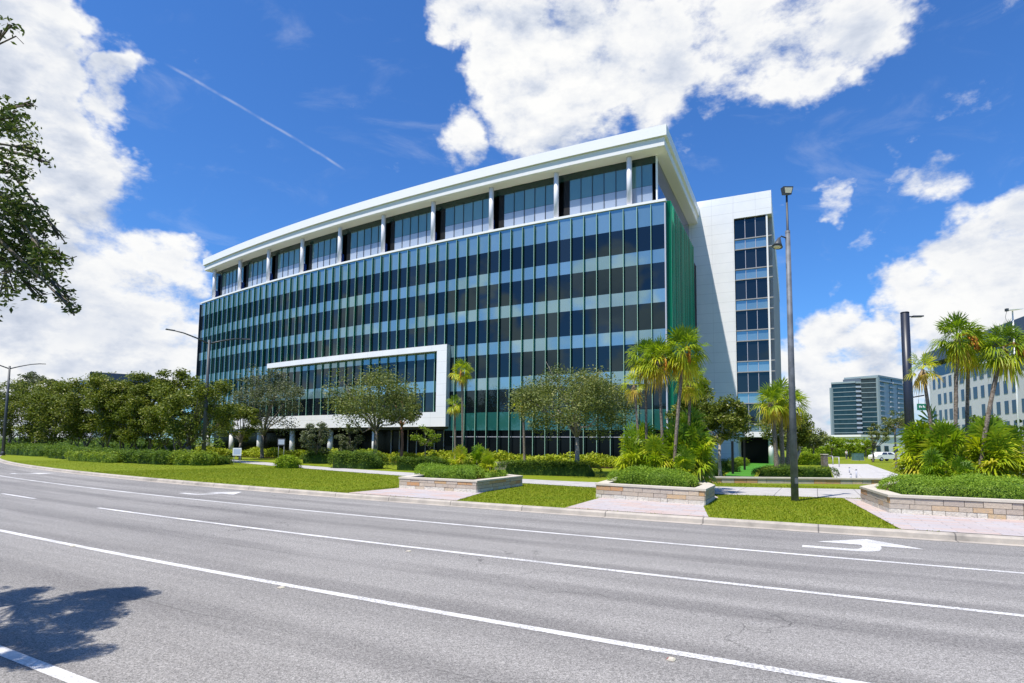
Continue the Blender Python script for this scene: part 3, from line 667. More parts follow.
    mb = MB(); mb.poly([lb(4.6, WY+4, .15), lb(9, WY+4, .15), lb(9, WY+4, 3.45), lb(4.6, WY+4, 3.45)], 0, .5); B(mb, 'wing_lobby_window', ['lobby_glass'], w)
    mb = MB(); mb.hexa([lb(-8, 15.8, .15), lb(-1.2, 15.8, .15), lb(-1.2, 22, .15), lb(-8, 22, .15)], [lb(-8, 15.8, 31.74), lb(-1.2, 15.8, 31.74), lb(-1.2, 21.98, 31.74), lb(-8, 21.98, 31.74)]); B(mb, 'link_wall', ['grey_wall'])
office()
# ================================================================== OTHER BUILDINGS
def slab_building(root, name, mat, p, q, depth, z0, z1, parent=None):
    """box wall from p to q (plan), extruded away from the camera by depth"""
    mb = MB(); p = np.array(p); q = np.array(q); d = (q-p)/np.linalg.norm(q-p); n = np.array([-d[1], d[0]])*depth
    o = np.array(root.location)
    c = [p, q, q+n, p+n]
    mb.hexa([(*(k-o[:2]), z0-o[2]) for k in c], [(*(k-o[:2]), z1-o[2]) for k in c]); return mb.build(name, [mat], parent or root)
def far_tower():
    Y = 430; P = lambda px, Yd=Y: atY(px, 440, Yd)[:2]
    a, b, b2, c, e = P(833, Y+14), P(857.5, Y+3), P(863, Y+2), P(880, Y-4), P(905.5, Y+22)
    root = empty('apartment_tower', (*c, .15), 'distant glass high-rise with banded dark windows and pale balconies, right of the white wing', 'high-rise')
    o = np.array(root.location); rng = np.random.default_rng(5)
    zt = lambda px, py, Yd: atY(px, py, Yd)[2]
    hs = [(a, b, zt(842, 383.5, Y+8), 'left'), (b, b2, zt(857, 383, Y), 'slot'), (b2, c, zt(868, 378.5, Y), 'mid'), (c, e, zt(890, 377.5, Y), 'right')]
    for p, q, h, nm in hs:
        d = (q-p)/np.linalg.norm(q-p); n = np.array([-d[1], d[0]])
        if nm != 'slot': slab_building(root, 'wall', 'tower_wall', p+n*.3, q+n*.3, 24, .15, h-.1)
        nf = 15; H = h-.15; f = H/nf
        if nm in ('left', 'mid'):
            L = np.linalg.norm(q-p)
            for k in range(nf):
                z = .15+k*f; mb = MB()
                for s0, s1 in zip(np.linspace(0, 1, 9)[:-1], np.linspace(0, 1, 9)[1:]):
                    A, Bq = p+(q-p)*s0-o[:2], p+(q-p)*s1-o[:2]; mb.poly([(*A, z+.44), (*Bq, z+.44), (*Bq, z+f), (*A, z+f)], 0, rng.random())
                mb.build('ribbon_window', ['tower_glass'], root)
                mb = MB(); mb.hexa([(*(p-o[:2]-n*.25), z), (*(q-o[:2]-n*.25), z), (*(q-o[:2]+n*.3), z), (*(p-o[:2]+n*.3), z)], [(*(p-o[:2]-n*.25), z+.42), (*(q-o[:2]-n*.25), z+.42), (*(q-o[:2]+n*.3), z+.42), (*(p-o[:2]+n*.3), z+.42)]); mb.build('floor_band', ['tower_band'], root)
        elif nm == 'slot':
            slab_building(root, 'stair_wall', 'tower_wall', p+n*1.5, q+n*1.5, 10, .15, h-.2)
            for k in range(nf):
                z = .15+k*f; mb = MB(); mb.hexa([(*(p-o[:2]), z), (*(q-o[:2]), z), (*(q-o[:2]+n*1.5), z), (*(p-o[:2]+n*1.5), z)], [(*(p-o[:2]), z+1.3), (*(q-o[:2]), z+1.3), (*(q-o[:2]+n*1.5), z+1.3), (*(p-o[:2]+n*1.5), z+.9)]); mb.build('balcony', ['tower_pale'], root)
        else:
            for k in range(nf):
                z = .15+k*f
                for s0, s1 in ((.03, .22), (.42, .58), (.74, .98)) if k < nf-1 else ((.02, .5), (.54, .98)):
                    mb = MB(); A, Bq = p+(q-p)*s0-o[:2]-n*.02, p+(q-p)*s1-o[:2]-n*.02; mb.poly([(*A, z+1.2), (*Bq, z+1.2), (*Bq, z+f), (*A, z+f)], 0, rng.random()); mb.build('window', ['tower_glass'], root)
                    mb = MB(); A2, B2 = A-n*1.2, Bq-n*1.2; mb.hexa([(*A2, z+.1), (*B2, z+.1), (*Bq, z+.1), (*A, z+.1)], [(*A2, z+1.15), (*B2, z+1.15), (*Bq, z+1.15), (*A, z+1.15)]); mb.build('balcony', ['tower_pale'], root)
            slab_building(root, 'pale_wall', 'tower_pale', p+n*.05, q+n*.05, .2, .15, h-3.6)
        slab_building(root, 'roof', 'tower_band', p-n*.5, q-n*.5, 24 if nm != 'slot' else 6, h, h+1.3)
    # corner pier and low white podium
    mb = MB(); mb.box((*(c-o[:2]), zt(877, 378, Y)/2), (1.6, 1.6, zt(877, 378, Y)), ax=(1, .2)); mb.build('pier', ['tower_band'], root)
    mb = MB(); mb.box((*(a-o[:2]), zt(830, 386, Y)/2), (1.8, 1.8, zt(830, 386, Y)), ax=(1, .2)); mb.build('pier', ['tower_band'], root)
    rt_ = empty('retail_building', (*atY(880, 440, 190)[:2], .15), 'low white flat-roofed building at the foot of the distant high-rise', 'building')
    slab_building(rt_, 'wall', 'white_panel', atY(862, 440, 190)[:2], atY(915, 440, 200)[:2], 20, 0.15, atY(880, 437, 190)[2])
    slab_building(rt_, 'roof', 'white_paint', atY(861, 440, 189.5)[:2], atY(916, 440, 199.5)[:2], 21, atY(880, 437, 190)[2]+.02, atY(880, 437, 190)[2]+.7)
    for px in (868, 876, 884, 893):
        slab_building(rt_, 'window', 'tower_glass', atY(px, 440, 189.8+(px-862)*.19)[:2]-np.array([0, .2]), atY(px+4, 440, 189.8+(px-858)*.19)[:2]-np.array([0, .2]), .1, 1.2, 3.2)
def tower_mats():
    pbr('tower_wall', (.10, .13, .16), .5, .5); pbr('tower_glass', glass_tint((.006, .026, .036), (.014, .040, .052)), .06, .5, 0, 1.5)
    pbr('tower_band', (.26, .32, .34), .5, .4); pbr('tower_pale', (.36, .41, .48), .5, .4)
    pbr('office_wall', concrete((.66, .66, .68), (.62, .62, .645), .04), .6, .4); pbr('office_roof', (.055, .075, .13), .5, .5); pbr('office_glass', glass_tint((.018, .026, .050), (.035, .045, .08)), .08, .5, 0, 1.6)
tower_mats(); far_tower()
def right_office():
    # wall runs away from the camera on the right; windows in regular rows
    az = math.atan((677-512)/FPX); d = np.array([math.sin(az), math.cos(az)]); n = np.array([d[1], -d[0]])
    p0 = atY(1015, 450, 107)[:2]
    A = p0-d*14; Bq = p0+d*36; z1 = 19.2; zr = 25.4
    root = empty('grey_office_block', (*(p0+n*6), .15), 'pale office block with a navy top storey, behind the right palms', 'office building')
    o = np.array(root.location); rng = np.random.default_rng(8)
    def pr(name, mat, t0, t1, off0, off1, za, zb, parent=root):
        mb = MB(); c = [p0+d*t0+n*off0, p0+d*t0+n*off1, p0+d*t1+n*off1, p0+d*t1+n*off0]
        mb.hexa([(*(k-o[:2]), za-.15) for k in c], [(*(k-o[:2]), zb-.15) for k in c]); return mb.build(name, [mat], parent)
    pr('wall', 'office_wall', -14, 36, 0, 30, .15, z1); rf = pr('roof', 'office_roof', -15, 37, -.8, 31, 22.6, zr); pr('top_storey', 'office_glass', -14, 36, 1.0, 30, z1, 22.6)
    pr('parapet', 'white_paint', -15, 20, -.5, 1, z1, z1+.5); pr('stair_tower', 'office_roof', -14, -9, 4, 12, zr, zr+4, rf)
    for k in range(5):
        z = 1.4+k*3.75
        for i in range(17):
            t = -13+i*2.85
            if (i*7+k*3) % 13 == 4: continue
            w = 1.35 if (i+k) % 3 else 1.65
            fr = pr('window', 'office_glass', t, t+w, -.05, .1, z, z+2.4)
    return root
right_office()
def left_office():
    Y = 150
    p, q = atY(91, 440, Y)[:2], atY(149, 440, Y+8)[:2]
    root = empty('dark_office_block', (*p, .15), 'dark blue flat-roofed office block showing above the left row of trees', 'office building')
    z = atY(92, 372, Y)[2]
    slab_building(root, 'wall', 'office_glass', p, q, 20, .15, z-2); slab_building(root, 'roof', 'office_roof', p-np.array([1, .6]), q+np.array([1, -.6]), 22, z-2, z)
    o = np.array(root.location)
    for k in range(4):
        slab_building(root, 'floor_band', 'tower_band', p-np.array([0, .3]), q-np.array([0, .3]), .25, 2.8+k*3.7, 3.4+k*3.7)
    # lower domed hall beside it
    r2 = empty('barrel_roof_hall', (*atY(80, 440, Y-5)[:2], .15), 'hall with a small curved blue roof left of the dark office block', 'building')
    c = atY(81, 440, Y-5)[:2]; mb = MB(); ztop = atY(81, 380.5, Y-5)[2]
    prof = [(math.cos(a)*2.9, ztop-2.8+math.sin(a)*2.8) for a in np.linspace(0, math.pi, 11)]
    for (x0, z0), (x1, z1) in zip(prof, prof[1:]): mb.poly([(x0, 0, z0), (x0, 5, z0), (x1, 5, z1), (x1, 0, z1)], smooth=True)
    mb.poly([(x, 0, zz) for x, zz in prof][::-1]); mb.build('roof', ['hall_blue'], r2)
    mb = MB(); mb.hexa([(-2.8, .1, 0), (2.8, .1, 0), (2.8, 4.9, 0), (-2.8, 4.9, 0)], [(-2.8, .1, ztop-2.8), (2.8, .1, ztop-2.8), (2.8, 4.9, ztop-2.8), (-2.8, 4.9, ztop-2.8)]); mb.build('wall', ['office_wall'], r2)
pbr('hall_blue', (.12, .25, .5), .35, .5)
left_office()

# ================================================================== STREET FURNITURE
def lamp_head(mb, p, d, L=.75):
    p = np.array(p, float); d = np.array(d, float); d /= np.linalg.norm(d); s = np.array([-d[1], d[0], 0]); s /= np.linalg.norm(s); u = np.cross(d, s)
    def Q(a, b, c): return tuple(p+d*a+s*b+u*c)
    mb.hexa([Q(0, -.08, -.05), Q(L, -.16, -.05), Q(L, .16, -.05), Q(0, .08, -.05)], [Q(0, -.05, .06), Q(L, -.10, .05), Q(L, .10, .05), Q(0, .05, .06)])
def double_lamp(x, y, H, label, dirv):
    root = empty('street_lamp', (x, y, .15), label, 'street lamp', 'double-arm street lamps')
    mb = MB(); mb.tube([(0, 0, .5), (0, 0, H*.5), (0, 0, H)], [.19, .16, .11], 14); mb.build('pole', ['dark_pole'], root)
    mb = MB(); mb.tube([(0, 0, 0), (0, 0, .42), (0, 0, .55)], [.26, .24, .16], 14); mb.build('base_cover', ['dark_pole'], root)
    d = np.array(dirv)/np.linalg.norm(dirv)
    for sg in (1, -1):
        e = np.array([d[0]*sg, d[1]*sg])
        pts = [(*e*.05, H-.35), (*e*1.1, H+.05), (*e*2.2, H+.38), (*e*3.0, H+.50)]
        mb = MB(); mb.tube(pts, [.075, .07, .06, .055], 8); a = mb.build('arm', ['dark_pole'], root)
        mb = MB(); lamp_head(mb, (*e*2.95, H+.50), (*e, .06)); h = mb.build('lamp_head', ['dark_pole'], a)
g = ground(203, 463)
double_lamp(*g, 11.75, 'tall dark double-arm street lamp in front of the glass block\'s left corner', (-.75, -.66))
g2 = atY(4, 440, 76)[:2]
double_lamp(*g2, 11.6, 'double-arm street lamp at the far left, beyond the flowering trees', (-.88, -.47))
def right_post():
    g = ground(795, 501); H = 12.05
    root = empty('street_lamp', (*g, .15), 'tall galvanised lamp post with a floodlight on top, standing in the right verge', 'street lamp')
    mb = MB(); mb.tube([(0, 0, 0), (0, 0, 5), (0, 0, H-1.75)], [.135, .112, .088], 18); mb.build('pole', ['galvanised'], root)
    mb = MB(); mb.tube([(0, 0, H-1.85), (0, 0, H-1.7), (0, 0, H-.35)], [.092, .045, .038], 12); mb.build('upper_pole', ['dark_pole'], root)
    mb = MB(); mb.hexa([(-.13, -.12, H-.36), (.13, -.12, H-.36), (.12, .14, H-.28), (-.12, .14, H-.28)], [(-.19, -.17, H-.05), (.19, -.17, H-.05), (.16, .15, H-.0), (-.16, .15, H-.0)]); fl = mb.build('floodlight', ['dark_pole'], root, bevel=.03)
    mb = MB(); mb.poly([(-.115, -.138, H-.30), (.115, -.138, H-.30), (.15, -.172, H-.1), (-.15, -.172, H-.1)]); mb.build('lens', ['lens'], fl)
    mb = MB(); mb.tube([(0, 0, H-2.05), (-.28, -.05, H-1.98), (-.36, -.06, H-2.08)], .028, 8); a = mb.build('bracket', ['dark_pole'], root)
    mb = MB(); mb.tube([(-.36, -.06, H-2.06), (-.42, -.08, H-2.28), (-.46, -.1, H-2.42)], [.05, .13, .20], 14); s = mb.build('lamp_shade', ['dark_pole'], root)
    mb = MB(); mb.tube([(-.462, -.101, H-2.425), (-.467, -.103, H-2.455)], [.16, .10], 12); mb.build('lens', ['lens'], s)
    mb = MB(); mb.box((0, -.15, .75), (.10, .05, .2)); mb.build('hand_hole_cover', ['galvanised'], root)
right_post()
def signal_pole():
    p = atY(911.5, 470, 33); top = atY(907.5, 313, 33)
    root = empty('signal_pole', (p[0], p[1], .15), 'thick navy blue pole with a short light arm behind the right planter', 'pole')
    H = top[2]-.15
    mb = MB(); mb.tube([(0, 0, 0), (0, 0, H)], [.245, .215], 18); mb.tube([(0, 0, H), (0, 0, H+.05)], [.23, .2], 18); mb.build('pole', ['navy_pole'], root)
    mb = MB(); mb.tube([(.1, 0, H-.22), (.45, 0, H-.2)], .035, 8); mb.hexa([(.42, -.12, H-.24), (1.0, -.14, H-.22), (1.0, .14, H-.22), (.42, .12, H-.24)], [(.42, -.1, H-.16), (1.0, -.12, H-.15), (1.0, .12, H-.15), (.42, .1, H-.16)]); mb.build('light_arm', ['navy_pole'], root)
    s = atY(922, 407, 32.6); 
    mb = MB(); mb.tube([(.1, 0, s[2]+.55-.15), (s[0]-p[0]+.35, -.1, s[2]+.68-.15)], .035, 8); mb.build('sign_arm', ['navy_pole'], root)
    sg = empty('street_sign', (s[0], s[1], s[2]), 'small green street name sign hung from the navy pole\'s arm', 'street sign')
    mb = MB(); mb.box((0, 0, 0), (.54, .03, .36)); mb.build('plate', ['sign_green'], sg)
    mb = MB()
    for x, w, z, h in ((-.15, .05, .02, .12), (-.09, .03, .02, .12), (-.04, .05, 0, .08), (.07, .06, .03, .12), (.14, .04, .0, .08)): mb.box((x, -.018, z), (w, .004, h))
    mb.build('lettering', ['white_paint'], sg)
    mb = MB()
    for x in (-.18, .18): mb.tube([(x, 0, .18), (x, 0, .42)], .012, 6)
    mb.build('hanger', ['navy_pole'], sg)
pbr('sign_green', (.01, .17, .09), .45, .5); signal_pole()
def camera_pole():
    p = atY(1019, 440, 46); t = atY(1012.5, 311, 46)
    root = empty('camera_pole', (p[0], p[1], .15), 'thin grey pole with a flat solar panel and cable on top, right of the palms', 'pole')
    T = np.array([t[0]-p[0], 0, t[2]-.15])
    mb = MB(); mb.tube([(0, 0, 0), tuple(T*.5), tuple(T)], [.08, .065, .05], 10); mb.build('pole', ['white_panel'], root)
    mb = MB(); mb.hexa([(T[0]-.38, -.3, T[2]+.02), (T[0]+.62, -.3, T[2]+.1), (T[0]+.62, .3, T[2]+.14), (T[0]-.38, .3, T[2]+.06)], [(T[0]-.38, -.3, T[2]+.08), (T[0]+.62, -.3, T[2]+.16), (T[0]+.62, .3, T[2]+.2), (T[0]-.38, .3, T[2]+.12)]); mb.build('solar_panel', ['white_panel'], root)
    mb = MB(); mb.box((T[0]-.45, 0, T[2]+.08), (.18, .2, .22)); mb.build('camera_head', ['dark_pole'], root)
    mb = MB(); mb.tube([(T[0]-.45, 0, T[2]), (T[0]-.6, 0, T[2]-.5), (T[0]-.5, 0, T[2]-.85), (T[0]-.05, 0, T[2]-1.0)], .015, 6); mb.build('cable', ['dark_pole'], root)
camera_pole()
def planter(base, h, label, closed, stones=True):
    """stone seat wall round a raised bed: base = plan corners of the outer face"""
    rng = np.random.default_rng(len(label)); P = [np.array(p) for p in base]; c = sum(P)/len(P)
    root = empty('stone_planter', (*c, .15), label, 'planter', 'stone planters along the road')
    W, R, K, S = MB(), MB(), MB(), MB()
    area = sum(P[i][0]*P[(i+1) % len(P)][1]-P[(i+1) % len(P)][0]*P[i][1] for i in range(len(P)))
    if area < 0: P = P[::-1]
    L = [p-c for p in P]; n = len(L)
    def inset(d):
        out = []
        for i in range(n):
            a, b, e = L[i-1], L[i], L[(i+1) % n]; u = (b-a)/np.linalg.norm(b-a); v = (e-b)/np.linalg.norm(e-b)
            nu = np.array([-u[1], u[0]]); nv = np.array([-v[1], v[0]]); m = nu+nv; m /= (m@nu); out.append(b+m*d)
        return out
    i0 = inset(.02); i1 = inset(.36); o1 = inset(-.045); i2 = inset(.40)
    for k in range(n):
        j = (k+1) % n
        W.hexa([(*i0[k], .0), (*i0[j], .0), (*i1[j], .0), (*i1[k], .0)], [(*i0[k], h-.075), (*i0[j], h-.075), (*i1[j], h-.075), (*i1[k], h-.075)])
        K.hexa([(*o1[k], h-.073), (*o1[j], h-.073), (*i2[j], h-.073), (*i2[k], h-.073)], [(*o1[k], h), (*o1[j], h), (*i2[j], h), (*i2[k], h)])
        d = L[j]-L[k]; Ln = np.linalg.norm(d); d /= Ln; nn = np.array([d[1], -d[0]])
        # coursed stones, each block standing slightly proud of the mortar
        for z0, z1, kind in ((.0, .15, 'r'), (.155, .30, 's'), (.305, h-.08, 's')):
            x = 0
            while x < Ln-.02:
                w = rng.uniform(.28, .75) if kind == 's' else rng.uniform(.22, .55); w = min(w, Ln-x)
                if Ln-x-w < .15: w = Ln-x
                pr = rng.uniform(.012, .03); a = L[k]+d*(x+.006); b = L[k]+d*(x+w-.006); T = rng.random()
                (W if kind == 's' else R).hexa([(*(a+nn*pr), z0), (*(b+nn*pr), z0), (*(b-nn*.03), z0), (*(a-nn*.03), z0)], [(*(a+nn*pr), z1-.006), (*(b+nn*pr), z1-.006), (*(b-nn*.03), z1-.006), (*(a-nn*.03), z1-.006)], 1 if kind == 's' else 0, T)
                x += w
    S.poly([(*p, h-.14) for p in i1])
    W.build('wall', ['mortar', 'stone'], root); R.build('rubble_course', ['rubble'], root, bevel=.008); K.build('cap', ['cap_stone'], root, bevel=.012); S.build('soil', ['mulch'], root)
    return root
PL1 = [ground(399.5, 488.2), ground(476.5, 493), ground(522, 486), ground(480, 480.5), ground(445, 479.5)]
PL2 = [ground(596.5, 497.6), ground(705, 505.4), ground(714.3, 499.6), ground(700, 492), ground(620, 488)]
PL3 = [ground(861.5, 501.3), ground(890.3, 513.2), ground(1024, 521), ground(1120, 524), ground(1090, 500), ground(900, 493)]
planter(PL1, .50, 'long low stone planter with small yellow palmettos, left of the oak verge', True)
planter(PL2, .55, 'stone planter holding the central clump of tall palms', True)
planter(PL3, .56, 'large stone planter with tall palms at the right edge', True)
def seat_wall():
    a, b = ground(680, 482.5), ground(884, 484.5)
    root = empty('low_wall', (*a, .15), 'low brown stone wall with pale cap along the footpath behind the lamp post', 'wall')
    d = b-a; L = np.linalg.norm(d); d /= L; rng = np.random.default_rng(4); nn = np.array([d[1], -d[0]])
    mb = MB(); x = 0
    while x < L:
        w = min(rng.uniform(.4, 1.0), L-x); p, q = d*(x+.01), d*(x+w-.01); pr = rng.uniform(0, .02)
        mb.hexa([(*(p+nn*pr), 0), (*(q+nn*pr), 0), (*(q-nn*.4), 0), (*(p-nn*.4), 0)], [(*(p+nn*pr), .25), (*(q+nn*pr), .25), (*(q-nn*.4), .25), (*(p-nn*.4), .25)], 0, rng.random()); x += w
    mb.build('wall', ['stone'], root)
    mb = MB(); mb.hexa([(*(nn*.06), .252), (*(d*L+nn*.06), .252), (*(d*L-nn*.46), .252), (*(-nn*.46), .252)], [(*(nn*.06), .33), (*(d*L+nn*.06), .33), (*(d*L-nn*.46), .33), (*(-nn*.46), .33)]); mb.build('cap', ['cap_stone'], root)
seat_wall()
def small_sign(px, py0, py1, w_px, Y, label, plate, board):
    c = atY(px, (py0+py1)/2, Y); h = (py1-py0)*Y/FPX; w = w_px*Y/FPX
    root = empty('yard_sign', (c[0], c[1], .15), label, 'sign')
    mb = MB()
    for x in (-w*.36, w*.36): mb.tube([(x, .02, 0), (x, .02, c[2]-.15+h/2)], .03, 8)
    mb.build('post', ['pale_metal'], root)
    mb = MB(); mb.box((0, -.03, c[2]-.15), (w, .04, h)); p = mb.build('board', [plate], root)
    mb = MB(); mb.box((0, -.053, c[2]-.15), (w*.8, .004, h*.7)); mb.build('face', [board], p)
pbr('sign_blue', (.42, .48, .60), .5, .4); pbr('sign_dark', (.05, .05, .06), .5, .4)
small_sign(237.3, 448, 455.5, 8.6, 52, 'small pale blue yard sign on the lawn right of the left street lamp', 'white_paint', 'sign_blue')
small_sign(281.5, 438.5, 445.5, 7.5, 64, 'small dark framed sign in front of the glass block\'s porch', 'sign_dark', 'sign_blue')
def black_post(px, py, top, Y, label):
    p = atY(px, py, Y); root = empty('light_column', (p[0], p[1], .15), label, 'light column', 'black light columns by the turf')
    h = atY(px, top, Y)[2]-.15
    mb = MB(); mb.box((0, 0, h/2), (.14, .14, h)); mb.build('post', ['dark_opening'], root, bevel=.01)
    mb = MB(); mb.box((0, 0, h+.04), (.16, .16, .07)); mb.build('cap', ['dark_metal'], root)
black_post(732.8, 470, 442, 44, 'nearer slim black light column beside the artificial turf')
black_post(744.6, 466, 438, 52, 'farther slim black light column beside the artificial turf')
for px, py, top, lab in ((826.7, 466, 455, 'left steel handrail post at the back of the plaza, by the dark pillar'), (833, 465, 454, 'middle steel handrail post at the back of the plaza'), (839.2, 467, 456, 'right steel handrail post at the back of the plaza')):
    p = ground(px, py); root = empty('handrail_post', (*p, .16), lab, 'handrail post', 'steel handrail posts')
    mb = MB(); mb.tube([(0, 0, 0), (0, 0, 1.05)], .045, 8); mb.build('post', ['pale_metal'], root)
    mb = MB(); mb.tube([(0, 0, 1.05), (.02, .9, 1.05), (.02, 1.0, .95)], .03, 8); mb.build('rail', ['pale_metal'], root)
for px, py, lab in ((856.6, 480.5, 'taller slim grey bollard at the front edge of the plaza'), (851, 481, 'low grey bollard left of the taller one on the plaza'), (849.5, 473, 'grey bollard farther back in the middle of the plaza')):
    p = ground(px, py); root = empty('bollard', (*p, .166), lab, 'bollard', 'slim bollards on the plaza'); h = .62 if px > 856 else .38
    mb = MB(); mb.tube([(0, 0, 0), (0, 0, h)], .045, 10); mb.build('post', ['pale_metal'], root)
    mb = MB(); mb.tube([(0, 0, h), (0, 0, h+.03), (0, 0, h+.05)], [.05, .05, .02], 10); mb.build('cap', ['dark_metal'], root)
def pillar():
    p = ground(824.6, 467); root = empty('brick_pillar', (*p, .15), 'short dark brown pillar at the back left of the plaza', 'pillar')
    mb = MB(); mb.box((0, 0, .65), (.5, .5, 1.3)); mb.build('shaft', ['bark'], root); mb = MB(); mb.box((0, 0, 1.34), (.6, .6, .08)); mb.build('cap', ['cap_stone'], root)
pillar()
def cabinets():
    for px, lab in ((855.3, 'left green utility cabinet on the far lawn'), (860.4, 'right green utility cabinet on the far lawn, nearer the parked car')):
        p = atY(px, 460, 100); root = empty('utility_cabinet', (p[0], p[1], .15), lab, 'utility cabinet', 'green utility cabinets')
        mb = MB(); mb.box((0, 0, .62), (.82, .7, 1.1)); mb.build('body', ['cabinet_green'], root, bevel=.02)
        mb = MB(); mb.box((0, 0, 1.2), (.88, .76, .06)); mb.build('lid', ['cabinet_green'], root)
        mb = MB(); mb.box((0, 0, .035), (1., .9, .07)); mb.build('plinth', ['walk_concrete'], root)
        mb = MB(); mb.box((.1, -.36, .65), (.05, .03, .2)); mb.build('handle', ['dark_metal'], root)
    p = atY(504, 459.6, 47); root = empty('vent_box', (p[0], p[1], .15), 'long beige louvred service box behind the clipped hedge', 'service box')
    mb = MB(); mb.box((0, 0, .32), (1.7, .8, .62)); mb.build('body', ['beige_box'], root, bevel=.02)
    for x in (-.55, -.1, .35, .7):
        mb = MB(); mb.box((x, -.405, .38), (.28, .012, .26)); mb.build('louvre', ['dark_metal'], root)
    p = atY(533, 461, 48); root = empty('concrete_bench', (p[0], p[1], .15), 'long grey concrete bench behind the clipped hedge', 'bench')
    mb = MB(); mb.box((0, 0, .40), (3.1, .55, .12)); mb.build('seat', ['walk_concrete'], root, bevel=.01)
    for x in (-1.2, 1.2):
        mb = MB(); mb.box((x, 0, .17), (.3, .45, .34)); mb.build('leg', ['walk_concrete'], root)
pbr('cabinet_green', (.10, .19, .18), .5, .4); pbr('beige_box', (.30, .27, .20), .6, .4); cabinets()
def car():
    p = atY(884, 461, 98); rz = .25
    root = empty('parked_car', (p[0], p[1], .15), 'white car parked far off behind the right planter palms', 'car', rz=rz)
    prof = [(-2.3, .35), (-2.32, .75), (-2.1, .98), (-1.5, 1.05), (-.9, 1.48), (.9, 1.52), (1.75, 1.1), (2.25, .95), (2.32, .4)]
    mb = MB()
    for (x0, z0), (x1, z1) in zip(prof, prof[1:]):
        w0 = .9 if z0 < 1.2 else .72; w1 = .9 if z1 < 1.2 else .72
        mb.poly([(x0, -w0, z0), (x1, -w1, z1), (x1, w1, z1), (x0, w0, z0)][::-1])
    for s in (-1, 1):
        low = [(x, s*.9, z) for x, z in prof if z < 1.2]; mb.poly(low if s < 0 else low[::-1])
        pil = [(-1.5, s*.9, 1.05), (-.9, s*.72, 1.48), (.9, s*.72, 1.52), (1.75, s*.9, 1.1)]; mb.poly(pil if s < 0 else pil[::-1])
    mb.poly([(-2.3, .9, .35), (2.32, .9, .4), (2.32, -.9, .4), (-2.3, -.9, .35)]); mb.build('body', ['car_white'], root)
    for s in (-1, 1):
        for x0, x1 in ((-1.3, -.15), (-.02, 1.25)):
            mb = MB(); mb.poly([(x0, s*.905, 1.08), (x1, s*.905, 1.08), (x1-.22*(x1 > 1), s*.76, 1.42), (x0+.35*(x0 < -1), s*.76, 1.42)][::-s]); mb.build('side_window', ['office_glass'], root)
        for x in (-1.4, 1.45):
            mb = MB(); mb.tube([(x, s*.72, .33), (x, s*.93, .33)], .33, 16); wl = mb.build('wheel', ['dark_metal'], root)
            mb = MB(); mb.tube([(x, s*.92, .33), (x, s*.945, .33)], .19, 12); mb.build('rim', ['pale_metal'], wl)
        mb = MB(); mb.box((2.29, s*.65, .72), (.06, .35, .14)); mb.build('headlight', ['pale_metal'], root)
    mb = MB(); mb.poly([(.93, -.68, 1.5), (1.72, -.82, 1.13), (1.72, .82, 1.13), (.93, .68, 1.5)]); mb.v = [(x+.012, y, z+.012) for x, y, z in mb.v]; mb.build('windscreen', ['office_glass'], root)
pbr('car_white', (.78, .78, .79), .25, .5, coat=.5); car()
def person():
    p = atY(846.6, 459, 108)
    root = empty('person', (p[0], p[1], .15), 'standing person in a white shirt and grey trousers on the far lawn path', 'person', rz=.4)
    def skin(name, verts, edges, radii, mat, parent, sub=1):
        me = bpy.data.meshes.new(name); me.from_pydata(verts, edges, []); o = link(name, me, parent, [mat])
        md = o.modifiers.new('skin', 'SKIN'); sv = me.skin_vertices[0].data
        for i, r in enumerate(radii): sv[i].radius = (r, r) if not isinstance(r, tuple) else r
        sv[0].use_root = True; o.modifiers.new('sub', 'SUBSURF').levels = sub; o.modifiers['sub'].render_levels = sub
        return o
    V = [(0, 0, .95), (0, 0, 1.2), (0, 0, 1.42), (0, 0, 1.53), (0, -.01, 1.66), (0, 0, 1.76), (.19, 0, 1.42), (.25, 0, 1.14), (.26, -.08, .9), (-.19, 0, 1.42), (-.25, 0, 1.14), (-.25, -.1, .9), (.1, 0, .88), (.11, 0, .48), (.12, .02, .08), (.12, -.14, .03), (-.1, 0, .88), (-.12, 0, .48), (-.13, .02, .08), (-.13, -.14, .03)]
    E = [(0, 1), (1, 2), (2, 3), (3, 4), (4, 5), (2, 6), (6, 7), (7, 8), (2, 9), (9, 10), (10, 11), (0, 12), (12, 13), (13, 14), (14, 15), (0, 16), (16, 17), (17, 18), (18, 19)]
    Rr = [.14, .13, .15, .06, .1, .07, .06, .045, .035, .06, .045, .035, .09, .06, .045, .04, .09, .06, .045, .04]
    skin('body', V, E, Rr, 'skin_tone', root)
    skin('shirt', [V[0], V[1], V[2], V[6], V[7], V[9], V[10]], [(0, 1), (1, 2), (2, 3), (3, 4), (2, 5), (5, 6)], [.165, .155, .17, .075, .06, .075, .06], 'shirt_white', root)
    skin('trousers', [(0, 0, .93), V[12], V[13], (.12, .01, .1), V[16], V[17], (-.13, .01, .1)], [(0, 1), (1, 2), (2, 3), (0, 4), (4, 5), (5, 6)], [.155, .11, .08, .065, .11, .08, .065], 'trouser_grey', root)
    mb = MB(); mb.tube([(0, .02, 1.68), (0, .02, 1.78), (0, .01, 1.83)], [.11, .10, .04], 10); mb.build('hair', ['dark_metal'], root)
pbr('skin_tone', (.42, .26, .18), .6, .4); pbr('shirt_white', (.78, .78, .78), .8, .2); pbr('trouser_grey', (.16, .16, .19), .8, .2); person()
pbr('reflector_red', (.45, .02, .02), .3, .5)
